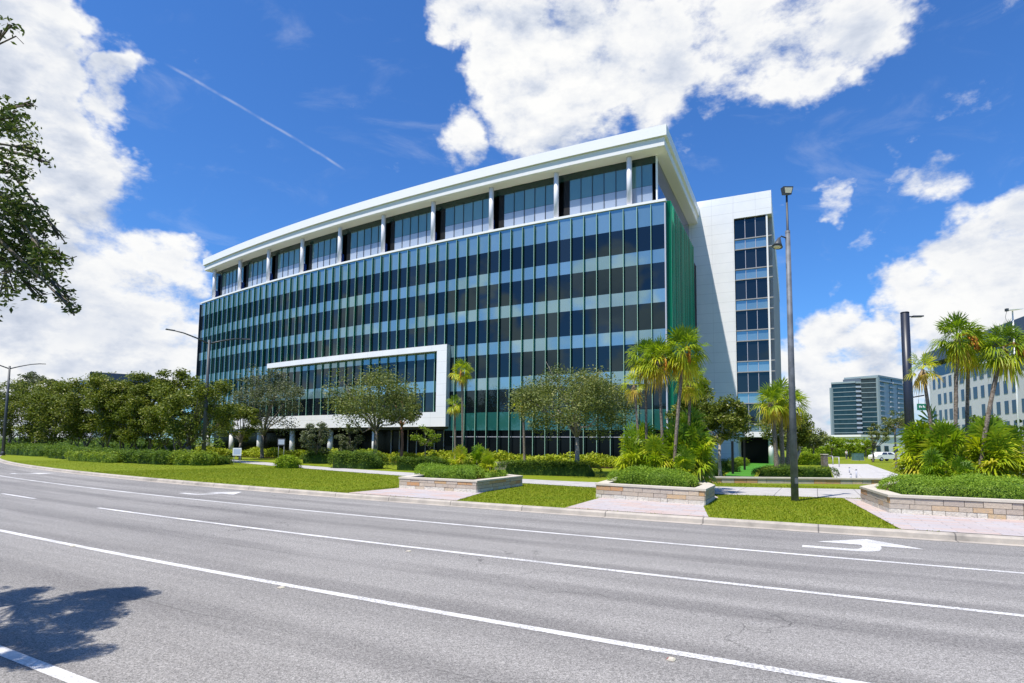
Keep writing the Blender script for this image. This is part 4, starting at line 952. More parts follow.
# raised pavement markers
for px, py, lab in ((671, 660, 'red and white road marker nearest the camera, beside the lower lane line'), (408.5, 551.5, 'small road marker under the middle lane line, left of the planters\' aprons'), (73, 546.5, 'small road marker under the lower lane line at far left'), (281, 588, 'road marker on the lower lane line right of the tree shadow')):
    p = ground(px, py, 0); s, t = st(p); a = xy(s+.1, t)-xy(s-.1, t)
    root = empty('road_reflector', (*p, .004), lab, 'road reflector', 'raised pavement markers', math.atan2(a[1], a[0]))
    mb = MB(); mb.hexa([(-.04, -.04, 0), (.04, -.04, 0), (.04, .04, 0), (-.04, .04, 0)], [(-.022, -.036, .016), (.022, -.036, .016), (.022, .036, .016), (-.022, .036, .016)]); mb.build('body', ['cap_stone'], root)
    for sx in (-1, 1):
        mb = MB(); mb.poly([(sx*.042, -.035, .002), (sx*.042, .035, .002), (sx*.026, .032, .016), (sx*.026, -.032, .016)][::sx]); mb.build('lens', ['reflector_red' if sx > 0 else 'lens'], root)
# ================================================================== VEGETATION
def tree(name, label, cat, x, y, H, R, cb, leaf, bark, seed, nleaf=5000, lsz=.2, nclump=46, tr=.16, stems=1, group=None, squash=1., lean=(0, 0), cshift=(0, 0), spread=.27, z0=.15):
    rng = np.random.default_rng(seed); root = empty(name, (x, y, z0), label, cat, group)
    hz = (H-cb)/2; cen = np.array([cshift[0], cshift[1], cb+hz])
    C = []
    while len(C) < nclump:
        p = rng.normal(size=3); p /= np.linalg.norm(p); r = rng.uniform(.42, 1.0)**.7
        q = p*r*np.array([R, R*squash, hz])*.86
        if q[2] < -hz*.55 and np.hypot(q[0], q[1]) < R*.3: continue
        C.append(cen+q)
    C = np.array(C); C *= 1+rng.normal(0, .035, (nclump, 1)); 
    wts = rng.uniform(.5, 1.5, nclump); cnt = (nleaf*wts/wts.sum()).astype(int)
    pts = []; tint = []
    for c, k in zip(C, cnt):
        cr = R*spread*rng.uniform(.65, 1.25); g = rng.normal(size=(k, 3)); g /= np.linalg.norm(g, axis=1)[:, None]
        pts.append(c+g*(rng.random((k, 1))**.5)*cr*np.array([1, 1, .72])); tint.append(np.clip(rng.normal(.45+rng.normal(0, .10), .22, k), 0, 1))
    P = np.concatenate(pts); V, F, T = leaf_quads(P, lsz, rng, .55, .25, np.concatenate(tint))
    np_mesh('crown', V, F, leaf, root, T)
    mb = MB()
    for sidx in range(stems):
        a = 2*math.pi*sidx/max(1, stems)+rng.uniform(0, 1); off = 0 if stems == 1 else tr*2.2
        b0 = Vector((math.cos(a)*off, math.sin(a)*off, -.02)); sp = 0 if stems == 1 else R*.28
        b1 = Vector((math.cos(a)*(off+sp)+lean[0], math.sin(a)*(off+sp)+lean[1], cb*1.05+hz*.12)); bm = (b0+b1)*.5+Vector((rng.normal(0, tr*.6), rng.normal(0, tr*.6), 0))
        mb.tube([b0-Vector((0, 0, .05)), b0+Vector((0, 0, .25)), bm, b1], [tr*1.5, tr*1.08, tr*.92, tr*.72], 9)
        nl = 9 if stems == 1 else 3
        for k in rng.permutation([i for i in range(nclump) if C[i][2] > cb+hz*.45])[:nl]:
            t = Vector(C[k]); q = b1+(t-b1)*.5+Vector((0, 0, -abs(rng.normal(0, .12))*R+.05*R)); mb.tube([b1-Vector((0, 0, tr)), b1+(q-b1)*.4+Vector((0, 0, .06*R)), q, t], [tr*.6, tr*.42, tr*.3, tr*.1], 6)
            for k2 in range(2):
                e = t+Vector(rng.normal(0, R*.09, 3)); mb.tube([q, (q+e)*.5, e], [tr*.2, tr*.13, tr*.05], 5)
    mb.build('trunk', [bark], root); return root
def ptree(name, label, cat, cx, half, top, bot, base, Y, leaf, bark, seed, **k):
    b = atY(base, 460, Y); r = half*Y/FPX; H = atY(cx, top, Y)[2]-.15; cb = max(.3, atY(cx, bot, Y)[2]-.15); c = atY(cx, 420, Y)
    return tree(name, label, cat, b[0], Y, H, r, cb, leaf, bark, seed, cshift=(c[0]-b[0], 0), **k)
ptree('oak_tree', 'round grey-green oak with pale forked trunk between the two left planters', 'tree', 573, 76, 368, 441, 577, 40.2, 'oak_leaf', 'pale_bark', 11, nleaf=30000, lsz=.15, nclump=96, tr=.17, spread=.22)
ptree('oak_tree', 'spreading oak with dark trunk in front of the white picture frame', 'tree', 374, 51, 366, 436, 375, 58, 'oak_leaf', 'bark', 12, nleaf=13000, lsz=.21, nclump=80, tr=.22)
ptree('oak_tree', 'smaller brownish oak half hidden right of the spreading oak', 'tree', 402, 22, 388, 430, 401, 63, 'oak_leaf', 'red_bark', 13, nleaf=5000, lsz=.22, nclump=30, tr=.16)
ptree('oak_tree', 'single-trunked leafy oak just left of the small blue yard sign', 'tree', 197, 45, 372, 449, 188, 58, 'myrtle_leaf', 'bark', 14, nleaf=12000, lsz=.24, nclump=52, tr=.26)
ptree('oak_tree', 'grey-green oak against the left end of the picture frame', 'tree', 268, 39, 363, 440, 262, 74, 'grey_leaf', 'bark', 15, nleaf=10000, lsz=.25, nclump=50, tr=.22)
ptree('oak_tree', 'low yellow-green oak under the grey-green one, beside the dark sign', 'tree', 238, 22, 398, 446, 240, 68, 'myrtle_leaf', 'bark', 16, nleaf=6000, lsz=.23, nclump=32, tr=.15)
for i, (cx, half, top, Y, lab) in enumerate([(18, 27, 392, 92, 'leftmost flowering tree of the left row, below the far street lamp'), (54, 27, 389, 88, 'second flowering tree of the left row, counting from the left edge'), (88, 25, 382, 86, 'third flowering tree of the left row, under the small blue curved roof'),
        (117, 25, 380, 82, 'flowering tree of the left row directly under the dark office roof'), (145, 24, 381, 80, 'flowering tree of the left row at the right end of the dark office roof'), (174, 24, 378, 76, 'last flowering tree of the left row, behind the left street lamp pole')]):
    ptree('crape_myrtle', lab, 'tree', cx, half*1.3, top-13, 451, cx+2, Y, 'myrtle_leaf', 'bark', 30+i, nleaf=21000, lsz=.29, nclump=96, tr=.13, stems=4, group='flowering trees in the left row', spread=.27)
for i, (cx, half, top, bot, lab) in enumerate([(34, 20, 366, 410, 'dark tall tree rising behind the left row, left of the curved blue roof'), (8, 18, 374, 420, 'dark tree at the left edge behind the far street lamp'), (54, 12, 378, 410, 'small dark tree top right of the dark tall tree at far left')]):
    ptree('background_tree', lab, 'tree', cx, half, top, bot, cx, 112, 'grey_leaf', 'bark', 40+i, nleaf=3200, lsz=.42, nclump=22, tr=.25, group='dark trees behind the left row', spread=.3)
ptree('holly_tree', 'conical grey holly left of the white porch column', 'tree', 316, 17, 418, 457, 316, 57, 'grey_leaf', 'bark', 50, nleaf=5500, lsz=.17, nclump=34, tr=.08, group='grey hollies by the porch')
ptree('holly_tree', 'grey holly between the white porch columns, behind the clipped hedge', 'tree', 350, 15, 424, 457, 350, 60, 'grey_leaf', 'bark', 51, nleaf=5000, lsz=.17, nclump=30, tr=.08, group='grey hollies by the porch')
ptree('young_tree', 'small bright green airy tree under the right end of the picture frame', 'tree', 425, 20, 426, 447, 425, 56, 'bright_leaf', 'bark', 52, nleaf=1100, lsz=.2, nclump=26, tr=.06, spread=.2)
ptree('shade_tree', 'pale-trunked green tree behind the central palm planter, beside the turf', 'tree', 722, 31, 396, 448, 720, 38, 'myrtle_leaf', 'pale_bark', 53, nleaf=11000, lsz=.16, nclump=50, tr=.11)
ptree('shade_tree', 'green tree behind the tall central palms', 'tree', 694, 28, 378, 446, 697, 47, 'myrtle_leaf', 'bark', 54, nleaf=10000, lsz=.2, nclump=46, tr=.14)
ptree('shade_tree', 'broad green tree right behind the galvanised lamp post', 'tree', 788, 30, 411, 454, 789, 50, 'myrtle_leaf', 'pale_bark', 55, nleaf=11000, lsz=.19, nclump=48, tr=.17, stems=3)
for i, (cx, half, top, bot, Y, lab) in enumerate([(814, 15, 428, 452, 80, 'small tree right of the galvanised lamp post, nearest of the far plaza trees'), (832, 12, 436, 452, 110, 'far small tree below the left edge of the high-rise'), (850, 13, 437, 452, 120, 'far small tree behind the standing person'), (866, 10, 438, 451, 125, 'far small tree behind the utility cabinets')]):
    ptree('background_tree', lab, 'tree', cx, half, top, bot, cx, Y, 'lime_leaf' if i else 'oak_leaf', 'bark', 60+i, nleaf=2200, lsz=.32, nclump=24, tr=.12, group='small trees beyond the plaza')
ptree('young_tree', 'slim green tree with dark trunk left of the parked car', 'tree', 877, 13, 420, 453, 873, 88, 'oak_leaf', 'bark', 65, nleaf=1500, lsz=.28, nclump=26, tr=.14, spread=.24)
ptree('young_tree', 'green tree top in front of the high-rise\'s right corner', 'tree', 894, 14, 407, 432, 896, 60, 'oak_leaf', 'bark', 66, nleaf=1700, lsz=.2, nclump=24, tr=.1)
ptree('shade_tree', 'layered green tree in front of the pale office block, right of the leaning palm', 'tree', 986, 19, 411, 446, 986, 58, 'hedge_leaf', 'bark', 67, nleaf=3200, lsz=.22, nclump=30, tr=.13)
ptree('shade_tree', 'green tree at the right edge in front of the pale office block', 'tree', 1022, 14, 416, 455, 1022, 55, 'hedge_leaf', 'bark', 68, nleaf=2600, lsz=.22, nclump=28, tr=.13)

# ------------------------------------------------------------------ palms
def fan_fronds(rng, specs, nseg=15):
    """specs: (hub, axis, length, droop, tint, petiole start) -> triangles"""
    V, F, T = [], [], []
    for hub, ax, L, droop, tint, p0 in specs:
        hub = np.array(hub, float); ax = np.array(ax, float); ax /= np.linalg.norm(ax)
        zz = np.array([0, 0, 1.]); s = np.cross(ax, zz); s = s/np.linalg.norm(s) if np.linalg.norm(s) > .05 else np.array([1., 0, 0])
        u = np.cross(s, ax); roll = rng.normal(0, .35); s, u = s*math.cos(roll)+u*math.sin(roll), u*math.cos(roll)-s*math.sin(roll)
        i = len(V); w = .022 if L > .3 else .015
        p0 = np.array(p0, float); V += [p0+s*w, p0-s*w, hub+s*w*.7, hub-s*w*.7]; F += [(i, i+1, i+3), (i, i+3, i+2)]; T += [min(1, tint+.08)]*2
        arc = rng.uniform(1.75, 2.2); dth = 2*arc/nseg
        for k in range(nseg):
            th = -arc+dth*(k+.5)+rng.normal(0, .03); d = ax*math.cos(th)+s*math.sin(th)
            l = L*(.72+.28*math.cos(th*.8))*rng.uniform(.88, 1.08); fold = u*(.06*L*(1 if k % 2 else -1))+u*(-.10*L)*abs(math.sin(th))
            e = np.cross(u, d); wm = l*.52*dth*.46
            m = hub+d*l*.52+fold; dr = droop*l*rng.uniform(.6, 1.4); tip = hub+d*l*(1-.25*min(1, droop))+fold*.5-zz*dr
            m = m-zz*dr*.18
            i = len(V); V += [hub, m+e*wm, m-e*wm, tip]; F += [(i, i+1, i+2), (i+1, i+3, i+2)]
            tt = np.clip(tint+rng.normal(0, .07), 0, 1); T += [tt, np.clip(tt+.06, 0, 1)]
    return np.array(V), np.array(F), np.array(T)
def palm(label, x, y, top, lean=(0, 0), R=.95, nf=26, seed=0, group=None, fruit=0, dead=.2, tr=.10, z0=.15, name='fan_palm', yellow=0., trunks=1):
    rng = np.random.default_rng(seed); root = empty(name, (x, y, z0), label, 'palm tree', group); H = top-z0-R*.65
    mb = MB(); pts = []; n = 12
    for k in range(n+1):
        t = k/n; pts.append((lean[0]*t**1.4, lean[1]*t**1.4, H*t-.05*(k == 0)))
    mb.tube(pts, [tr*.72*(1.45-.45*min(1, k/3))*(1+.07*(k % 2)) for k in range(n+1)], 10); 
    mb.build('trunk', ['palm_bark'], root)
    hub = np.array(pts[-1]); specs = []
    for k in range(nf):
        f = (k+.5)/nf; el = rad(86-142*f)+rng.normal(0, .10); az = k*2.39996+rng.normal(0, .25)
        d = np.array([math.cos(el)*math.cos(az), math.cos(el)*math.sin(az), math.sin(el)])
        pl = R*rng.uniform(.42, .6)*(1-.25*f); sag = -np.array([0, 0, 1])*R*.16*f
        old = max(0, (f-(1-dead))/dead) if dead > 0 else 0
        tint = .26+.36*f+yellow+.45*old+rng.normal(0, .05)
        if f > .8: d = d*np.array([.6, .6, 1]); 
        specs.append((hub+d*pl+sag, d+np.array([0, 0, -.25*f]), R*rng.uniform(.60, .76), .15+.55*f, np.clip(tint, 0, 1), hub))
    V, F, T = fan_fronds(rng, specs, 22); np_mesh('fronds', V, F, 'palm_leaf', root, T)
    mb = MB()
    for k in range(9):
        a = rng.uniform(0, 6.28); mb.tube([hub+[0, 0, -.02], hub+np.array([math.cos(a)*tr*1.5, math.sin(a)*tr*1.5, -.22]), hub+np.array([math.cos(a)*tr*1.7, math.sin(a)*tr*1.7, -rng.uniform(.4, .65)*R])], [.03, .03, .015], 5)
    mb.build('dead_skirt', ['straw'], root)
    for k in range(fruit):
        a = -1.4+k*1.1+rng.normal(0, .2); mb = MB(); d = np.array([math.cos(a), math.sin(a), 0])
        P = [hub, hub+d*R*.35+[0, 0, R*.10], hub+d*R*.6+[0, 0, -R*.12], hub+d*R*.68+[0, 0, -R*.5]]; mb.tube(P, [.018, .02, .06, .03], 6)
        for j in range(26):
            q = P[1]+(P[3]-P[1])*rng.random()+rng.normal(0, .05, 3); mb.tube([q, q+[0, 0, -.11]], [.022, .012], 4)
        mb.build('flower_stalk', ['orange_fruit'], root)
    return root
def ppalm(label, bx, tx, top, Y, **k):
    b = atY(bx, 470, Y); t = atY(tx, top, Y); return palm(label, b[0], Y, t[2], lean=(t[0]-b[0], k.pop('ly', 0)), **k)
GP = 'tall palms in the central planter'
ppalm('slender pale-stemmed palm, leftmost tall palm of the central planter', 647, 645, 343, 25.5, R=.98, nf=26, seed=1, group=GP, fruit=1, yellow=.08, tr=.075, dead=.3)
ppalm('tall palm with orange flower stalks in the middle of the central planter', 664, 658, 344, 24.6, R=1.0, nf=28, seed=2, group=GP, fruit=2, yellow=.10, tr=.085, dead=.3)
ppalm('tallest and bushiest palm at the right of the central planter', 673, 684, 333, 24.2, R=1.12, nf=36, seed=3, group=GP, fruit=1, yellow=.06, tr=.095, dead=.25)
ppalm('shorter palm behind the tallest palm of the central planter', 688, 690, 366, 26.5, R=.9, nf=22, seed=4, group=GP, yellow=.05, tr=.085)
ppalm('low palm with a bent dead frond at the left of the central planter', 641, 634, 374, 25.2, R=.7, nf=9, seed=5, group=GP, yellow=.2, tr=.07, dead=.45)
GQ = 'tall palms in the right planter'
ppalm('tallest upright palm of the right planter with a hanging orange flower stalk', 955, 956, 320, 21.6, R=.98, nf=30, seed=6, group=GQ, fruit=2, tr=.085, dead=.15)
ppalm('upright palm just right of the tallest palm in the right planter', 966, 968, 334, 22.5, R=.9, nf=26, seed=7, group=GQ, fruit=0, tr=.085, yellow=.04)
ppalm('palm with trunk leaning to the right at the right edge', 976, 1002, 329, 21.2, R=1.02, nf=32, seed=8, group=GQ, fruit=2, tr=.095, dead=.15)
ppalm('short ragged palm with a yellow dying frond beside the navy pole', 938, 922, 357, 22.0, R=.72, nf=15, seed=9, group=GQ, yellow=.25, tr=.08, dead=.5)
ppalm('tall thin palm close to the glass facade, right of the picture frame', 462.5, 462, 363, 50, R=1.15, nf=22, seed=10, group='palms against the facade', yellow=.2, tr=.12, fruit=1)
ppalm('short palm close to the facade, left of the tall thin one', 455, 455, 397, 51, R=.95, nf=16, seed=11, group='palms against the facade', yellow=.12, tr=.11)
ppalm('reddish-stemmed palm with a yellow crown left of the forked oak', 524.5, 523, 394, 47, R=.95, nf=16, seed=12, group='palms against the facade', yellow=.22, tr=.13)
for i, (bx, tx, top, lab) in enumerate(((777, 771, 389, 'left stem of the thick palm group behind the galvanised lamp post'), (783, 779, 385, 'middle stem of the thick palm group behind the galvanised lamp post'), (788, 790, 392, 'right stem of the thick palm group behind the galvanised lamp post'))):
    ppalm(lab, bx, tx, top, 43+i*.6, R=1.5, nf=26, seed=20+i, group='palm group behind the lamp post', yellow=.12, tr=.2, dead=.35)
# ------------------------------------------------------------------ palmettos
def palmetto(label, x, y, z0, H, W, nf, seed, group, yellow=0.):
    rng = np.random.default_rng(seed); root = empty('palmetto', (x, y, z0), label, 'palmetto', group); specs = []
    nf = int(nf*1.9)
    for k in range(nf):
        f = (k+.5)/nf; el = rad(86-64*f)+rng.normal(0, .12); az = k*2.39996+rng.normal(0, .3)
        d = np.array([math.cos(el)*math.cos(az), math.cos(el)*math.sin(az), math.sin(el)]); pl = H*rng.uniform(.42, .80)*(1-.18*f)
        b = np.array([rng.normal(0, W*.12), rng.normal(0, W*.12), 0]); hub = b+d*np.array([W/H*.95, W/H*.95, 1])*pl
        tint = .22+.30*f+yellow*rng.uniform(.2, 1.5)+(.3 if rng.random() < .16 else 0)+rng.normal(0, .06)
        specs.append((hub, d+np.array([0, 0, .15-.5*f]), H*rng.uniform(.22, .31), .2+.4*f, np.clip(tint, 0, 1), b))
    V, F, T = fan_fronds(rng, specs, 19); np_mesh('fronds', V, F, 'palmetto_leaf', root, T)
    mb = MB()
    for k in range(7):
        a = rng.uniform(0, 6.28); r = rng.uniform(.05, W*.22); mb.tube([(r*math.cos(a), r*math.sin(a), -.05), (r*1.5*math.cos(a), r*1.5*math.sin(a), rng.uniform(.2, .45)*H)], [.07, .04], 6)
    mb.build('stem', ['palm_bark'], root); return root
G2, G3, G1 = 'palmettos in the central planter', 'palmettos in the right planter', 'palmettos in the left planter'
for i, (px, top, Y, W, nf, yl, lab) in enumerate([(634, 424, 23.4, .95, 26, .22, 'yellowish palmetto at the left end of the central planter'), (655, 432, 22.9, .8, 22, .26, 'golden palmetto left of centre in the central planter, at the front'), (676, 418, 23.6, 1.0, 28, .04, 'large green palmetto in the middle of the central planter'), (697, 420, 23.2, .85, 26, .12, 'upright palmetto at the right end of the central planter'), (690, 400, 25.4, .9, 24, -.05, 'dark green palmetto behind the tall palms of the central planter'), (642, 415, 25.4, .9, 20, .12, 'palmetto at the back left of the central planter'), (684, 444, 22.3, .65, 18, .0, 'low green palmetto at the front right of the central planter')]):
    Y += 1.2; c = atY(px, top, Y); palmetto(lab, c[0], Y, .55, c[2]-.55+.15, W*.8, nf, 100+i, G2, yl)
for i, (px, top, Y, W, nf, yl, lab) in enumerate([(921, 405, 20.6, 1.0, 32, .20, 'large yellow-tipped palmetto at the left of the right planter'), (942, 412, 19.6, .95, 28, .14, 'palmetto below the tallest right palm, at the front'), (985, 412, 19.4, 1.1, 32, .14, 'wide palmetto with drooping golden fronds in the right planter'), (965, 420, 21.2, .95, 26, -.05, 'dark green palmetto between the two biggest right-planter ones'), (932, 448, 18.9, .6, 18, -.06, 'low green palmetto at the front of the right planter'), (960, 452, 18.4, .6, 16, .0, 'low palmetto under the leaning palm'), (1008, 425, 19.6, .8, 22, .2, 'golden palmetto at the right edge of the picture')]):
    Y += 2.0; c = atY(px, top, Y); palmetto(lab, c[0], Y, .55, c[2]-.55+.15, W*.85, nf, 120+i, G3, yl)
for i, (px, top, Y, W, nf, yl, lab) in enumerate([(461, 443, 27.6, .6, 22, .34, 'yellow palmetto at the left of the left planter'), (478, 438, 28.2, .65, 22, .02, 'green palmetto in the middle of the left planter'), (489, 447, 27.6, .55, 20, .3, 'yellow palmetto at the right of the left planter')]):
    Y += 1.5; c = atY(px, top, Y); palmetto(lab, c[0], Y, .5, c[2]-.5+.10, W*.8, nf, 140+i, G1, yl)
# ------------------------------------------------------------------ hedges and bushes
def hedge(name, label, cat, p, q, w, h, leaf, seed, n=3000, lsz=.09, z0=.15, group=None, roundness=.5, bump=.16, asp=.6, ub=.55):
    rng = np.random.default_rng(seed); p = np.array(p); q = np.array(q); c = (p+q)/2; d = q-p; L = np.linalg.norm(d); d = d/L if L > .01 else np.array([1., 0]); s = np.array([-d[1], d[0]])
    root = empty(name, (*c, z0), label, cat, group)
    ph = rng.uniform(0, 6, 6)
    def surf(a, b):   # a along 0..1, b around 0..1 (front base -> top -> back base)
        th = math.pi*b; cx = -np.sign(math.cos(th))*abs(math.cos(th))**roundness*w/2; cz = abs(math.sin(th))**roundness*h
        end = max(0., 1-max(0, abs(a-.5)*2-(1-min(.9, w/L)))/min(.9, w/L)) if L > 0 else 1
        e = (1-(1-end)**2.2)**.5; k = 1+bump*(math.sin(a*L*2.1+ph[0]+b*3)+.6*math.sin(a*L*4.7+ph[1]-b*5)+.5*math.sin(b*9+ph[2]))*.6
        pt = d*(a-.5)*L+s*cx*e*k; return np.array([pt[0], pt[1], max(.0, cz*(.25+.75*e)*k)])
    na, nb = max(8, int(L*2.2)), 12; V = []; F = []
    for i in range(na+1):
        for j in range(nb+1): V.append(surf(i/na, j/nb)*np.array([.88, .88, .88]))
    for i in range(na):
        for j in range(nb): a = i*(nb+1)+j; F.append((a, a+nb+1, a+nb+2, a+1))
    V = np.array(V); C = np.array([surf(rng.random(), rng.random()) for _ in range(n)])+rng.normal(0, lsz*.6, (n, 3)); C[:, 2] = np.maximum(C[:, 2], .02)
    lv, lf, lt = leaf_quads(C, lsz, rng, asp, ub)
    V2 = np.concatenate([V, lv]); F2 = np.concatenate([np.array(F), lf+len(V)]); T = np.concatenate([np.full(len(F), .12), np.clip(rng.normal(.5, .25, len(lf)), 0, 1)])
    np_mesh('foliage', V2, F2, leaf, root, T)
    mb = MB()
    for k in range(max(2, int(L))):
        a = (k+.5)/max(2, int(L))-.5; mb.tube([(*(d*a*L*.85), -.02), (*(d*a*L*.85+s*.05), h*.5)], [.03, .015], 5)
    mb.build('stem', ['bark'], root); return root
def gh(name, label, cat, x0, x1, y0, y1, hpx, w, leaf, seed, **k):
    a, b = ground(x0, y0), ground(x1, y1); Y = (a[1]+b[1])/2; off = np.array([0.25*w, .5*w])
    return hedge(name, label, cat, a+off, b+off, w, hpx*.88*Y/FPX, leaf, seed, **k)
GL, GM = 'low hedges along the left verge', 'clipped hedges behind the footpath'
gh('hedge', 'low hedge at the far left edge of the verge', 'hedge', -30, 40, 452.5, 457, 11, 4, 'hedge_leaf', 1, n=9000, lsz=.2, group=GL)
gh('hedge', 'dark low hedge second from the left edge, under the flowering trees', 'hedge', 40, 86, 457.5, 461.5, 12, 3, 'hedge_leaf', 2, n=8000, lsz=.17, group=GL)
gh('hedge', 'long dark low hedge left of the rounded bright bush', 'hedge', 78, 164, 460.8, 465.3, 12.5, 3, 'hedge_leaf', 3, n=13000, lsz=.15, group=GL)
gh('hedge', 'bright green hedge in front of the dark long one, at its left end', 'hedge', 62, 110, 460.5, 463.2, 10, 1.6, 'bright_leaf', 4, n=3500, lsz=.15, group=GL)
gh('hedge', 'tall bright green hedge behind the left row of flowering trees', 'hedge', -60, 205, 447.5, 456.5, 14, 3, 'clipped_leaf', 16, n=12000, lsz=.34)
gh('bush', 'rounded bright bush left of the left street lamp\'s base', 'bush', 160, 197, 464.8, 466, 14, 2.6, 'bright_leaf', 5, n=3500, lsz=.15, roundness=.6)
gh('bush', 'small dark bush right of the left street lamp\'s base', 'bush', 200, 222, 464.2, 464.8, 8.5, 1.4, 'hedge_leaf', 6, n=1500, lsz=.13, roundness=.6)
gh('bush', 'lone bright round bush at the edge of the left verge', 'bush', 267, 290, 468, 468.6, 12, 1.6, 'lime_leaf', 7, n=2200, lsz=.12, roundness=.75, bump=.2)
gh('bush', 'dark bush under the conical holly', 'bush', 292, 326, 463.5, 464, 15, 2., 'hedge_leaf', 8, n=2200, lsz=.14, roundness=.6)
gh('hedge', 'clipped hedge with bright top left of the spreading oak\'s trunk', 'hedge', 318, 372, 468, 469.5, 18, 2.8, 'clipped_leaf', 9, n=6000, lsz=.12, group=GM, roundness=.4)
gh('hedge', 'clipped dark hedge right of the spreading oak\'s trunk', 'hedge', 387, 452, 470, 472.5, 14, 1.8, 'hedge_leaf', 10, n=5500, lsz=.11, group=GM, roundness=.28)
gh('hedge', 'long clipped dark hedge behind the forked oak\'s trunk', 'hedge', 492, 597, 474.5, 477, 15.5, 1.6, 'hedge_leaf', 11, n=8000, lsz=.09, group=GM, roundness=.28, bump=.06)
gh('hedge', 'dark hedge behind the low stone wall, crossed by the lamp post', 'hedge', 752, 838, 479, 480, 13.5, 1.8, 'hedge_leaf', 12, n=6500, lsz=.09, roundness=.4)
gh('hedge', 'bright hedge farther back, left of the dark plaza pillar', 'hedge', 795, 823, 465, 465.5, 13, 3, 'lime_leaf', 13, n=3000, lsz=.17)
gh('hedge', 'dark hedge behind the right planter at the right edge', 'hedge', 985, 1045, 483, 486, 11, 1.4, 'hedge_leaf', 14, n=3500, lsz=.1)
for i, (x0, x1, yb, hp, lab, lf) in enumerate(((704, 722, 477, 13, 'low green bush left of the turf, nearest the central planter', 'lime_leaf'), (716, 738, 472, 13, 'brownish low bush left of the turf, in the middle', 'hedge_leaf'), (730, 748, 466, 10, 'low bush left of the turf, farthest back', 'lime_leaf'))):
    gh('bush', lab, 'bush', x0, x1, yb, yb+.3, hp, 1.8, lf, 20+i, n=2200, lsz=.1, roundness=.7, bump=.2, group='bushes left of the turf')
gh('hedge', 'far yellow-green hedge row in front of the high-rise', 'hedge', 800, 872, 456.8, 456.8, 12, 4, 'lime_leaf', 15, n=3500, lsz=.45)
# evergreen mats spilling over the planter caps
hedge('shrub_mat', 'mounded feathery juniper mat filling the left planter', 'shrub', ground(412, 484.2)+np.array([.3, .6]), ground(474, 488.2)+np.array([.2, .7]), 1.7, .60, 'juniper_leaf', 31, n=9000, lsz=.075, z0=.46, roundness=.55, asp=.3, ub=.1, group='juniper mats in the planters')
hedge('shrub_mat', 'small juniper mat at the right end of the left planter', 'shrub', ground(484, 486.8)+np.array([.0, .6]), ground(506, 484.6)+np.array([-.2, .4]), 1.1, .5, 'juniper_leaf', 32, n=3500, lsz=.075, z0=.38, roundness=.6, asp=.3, ub=.1, group='juniper mats in the planters')
hedge('shrub_mat', 'mounded feathery juniper mat filling the central planter', 'shrub', ground(607, 494.2)+np.array([.25, .5]), ground(701, 500.8)+np.array([.0, .65]), 1.5, .72, 'juniper_leaf', 33, n=11000, lsz=.07, z0=.5, roundness=.55, asp=.3, ub=.1, group='juniper mats in the planters')
hedge('shrub_mat', 'long feathery juniper mat filling the right planter', 'shrub', ground(880, 505.5)+np.array([.25, .4]), ground(1060, 519)+np.array([.5, .75]), 1.9, .68, 'juniper_leaf', 34, n=15000, lsz=.07, z0=.52, roundness=.55, asp=.3, ub=.1, group='juniper mats in the planters')
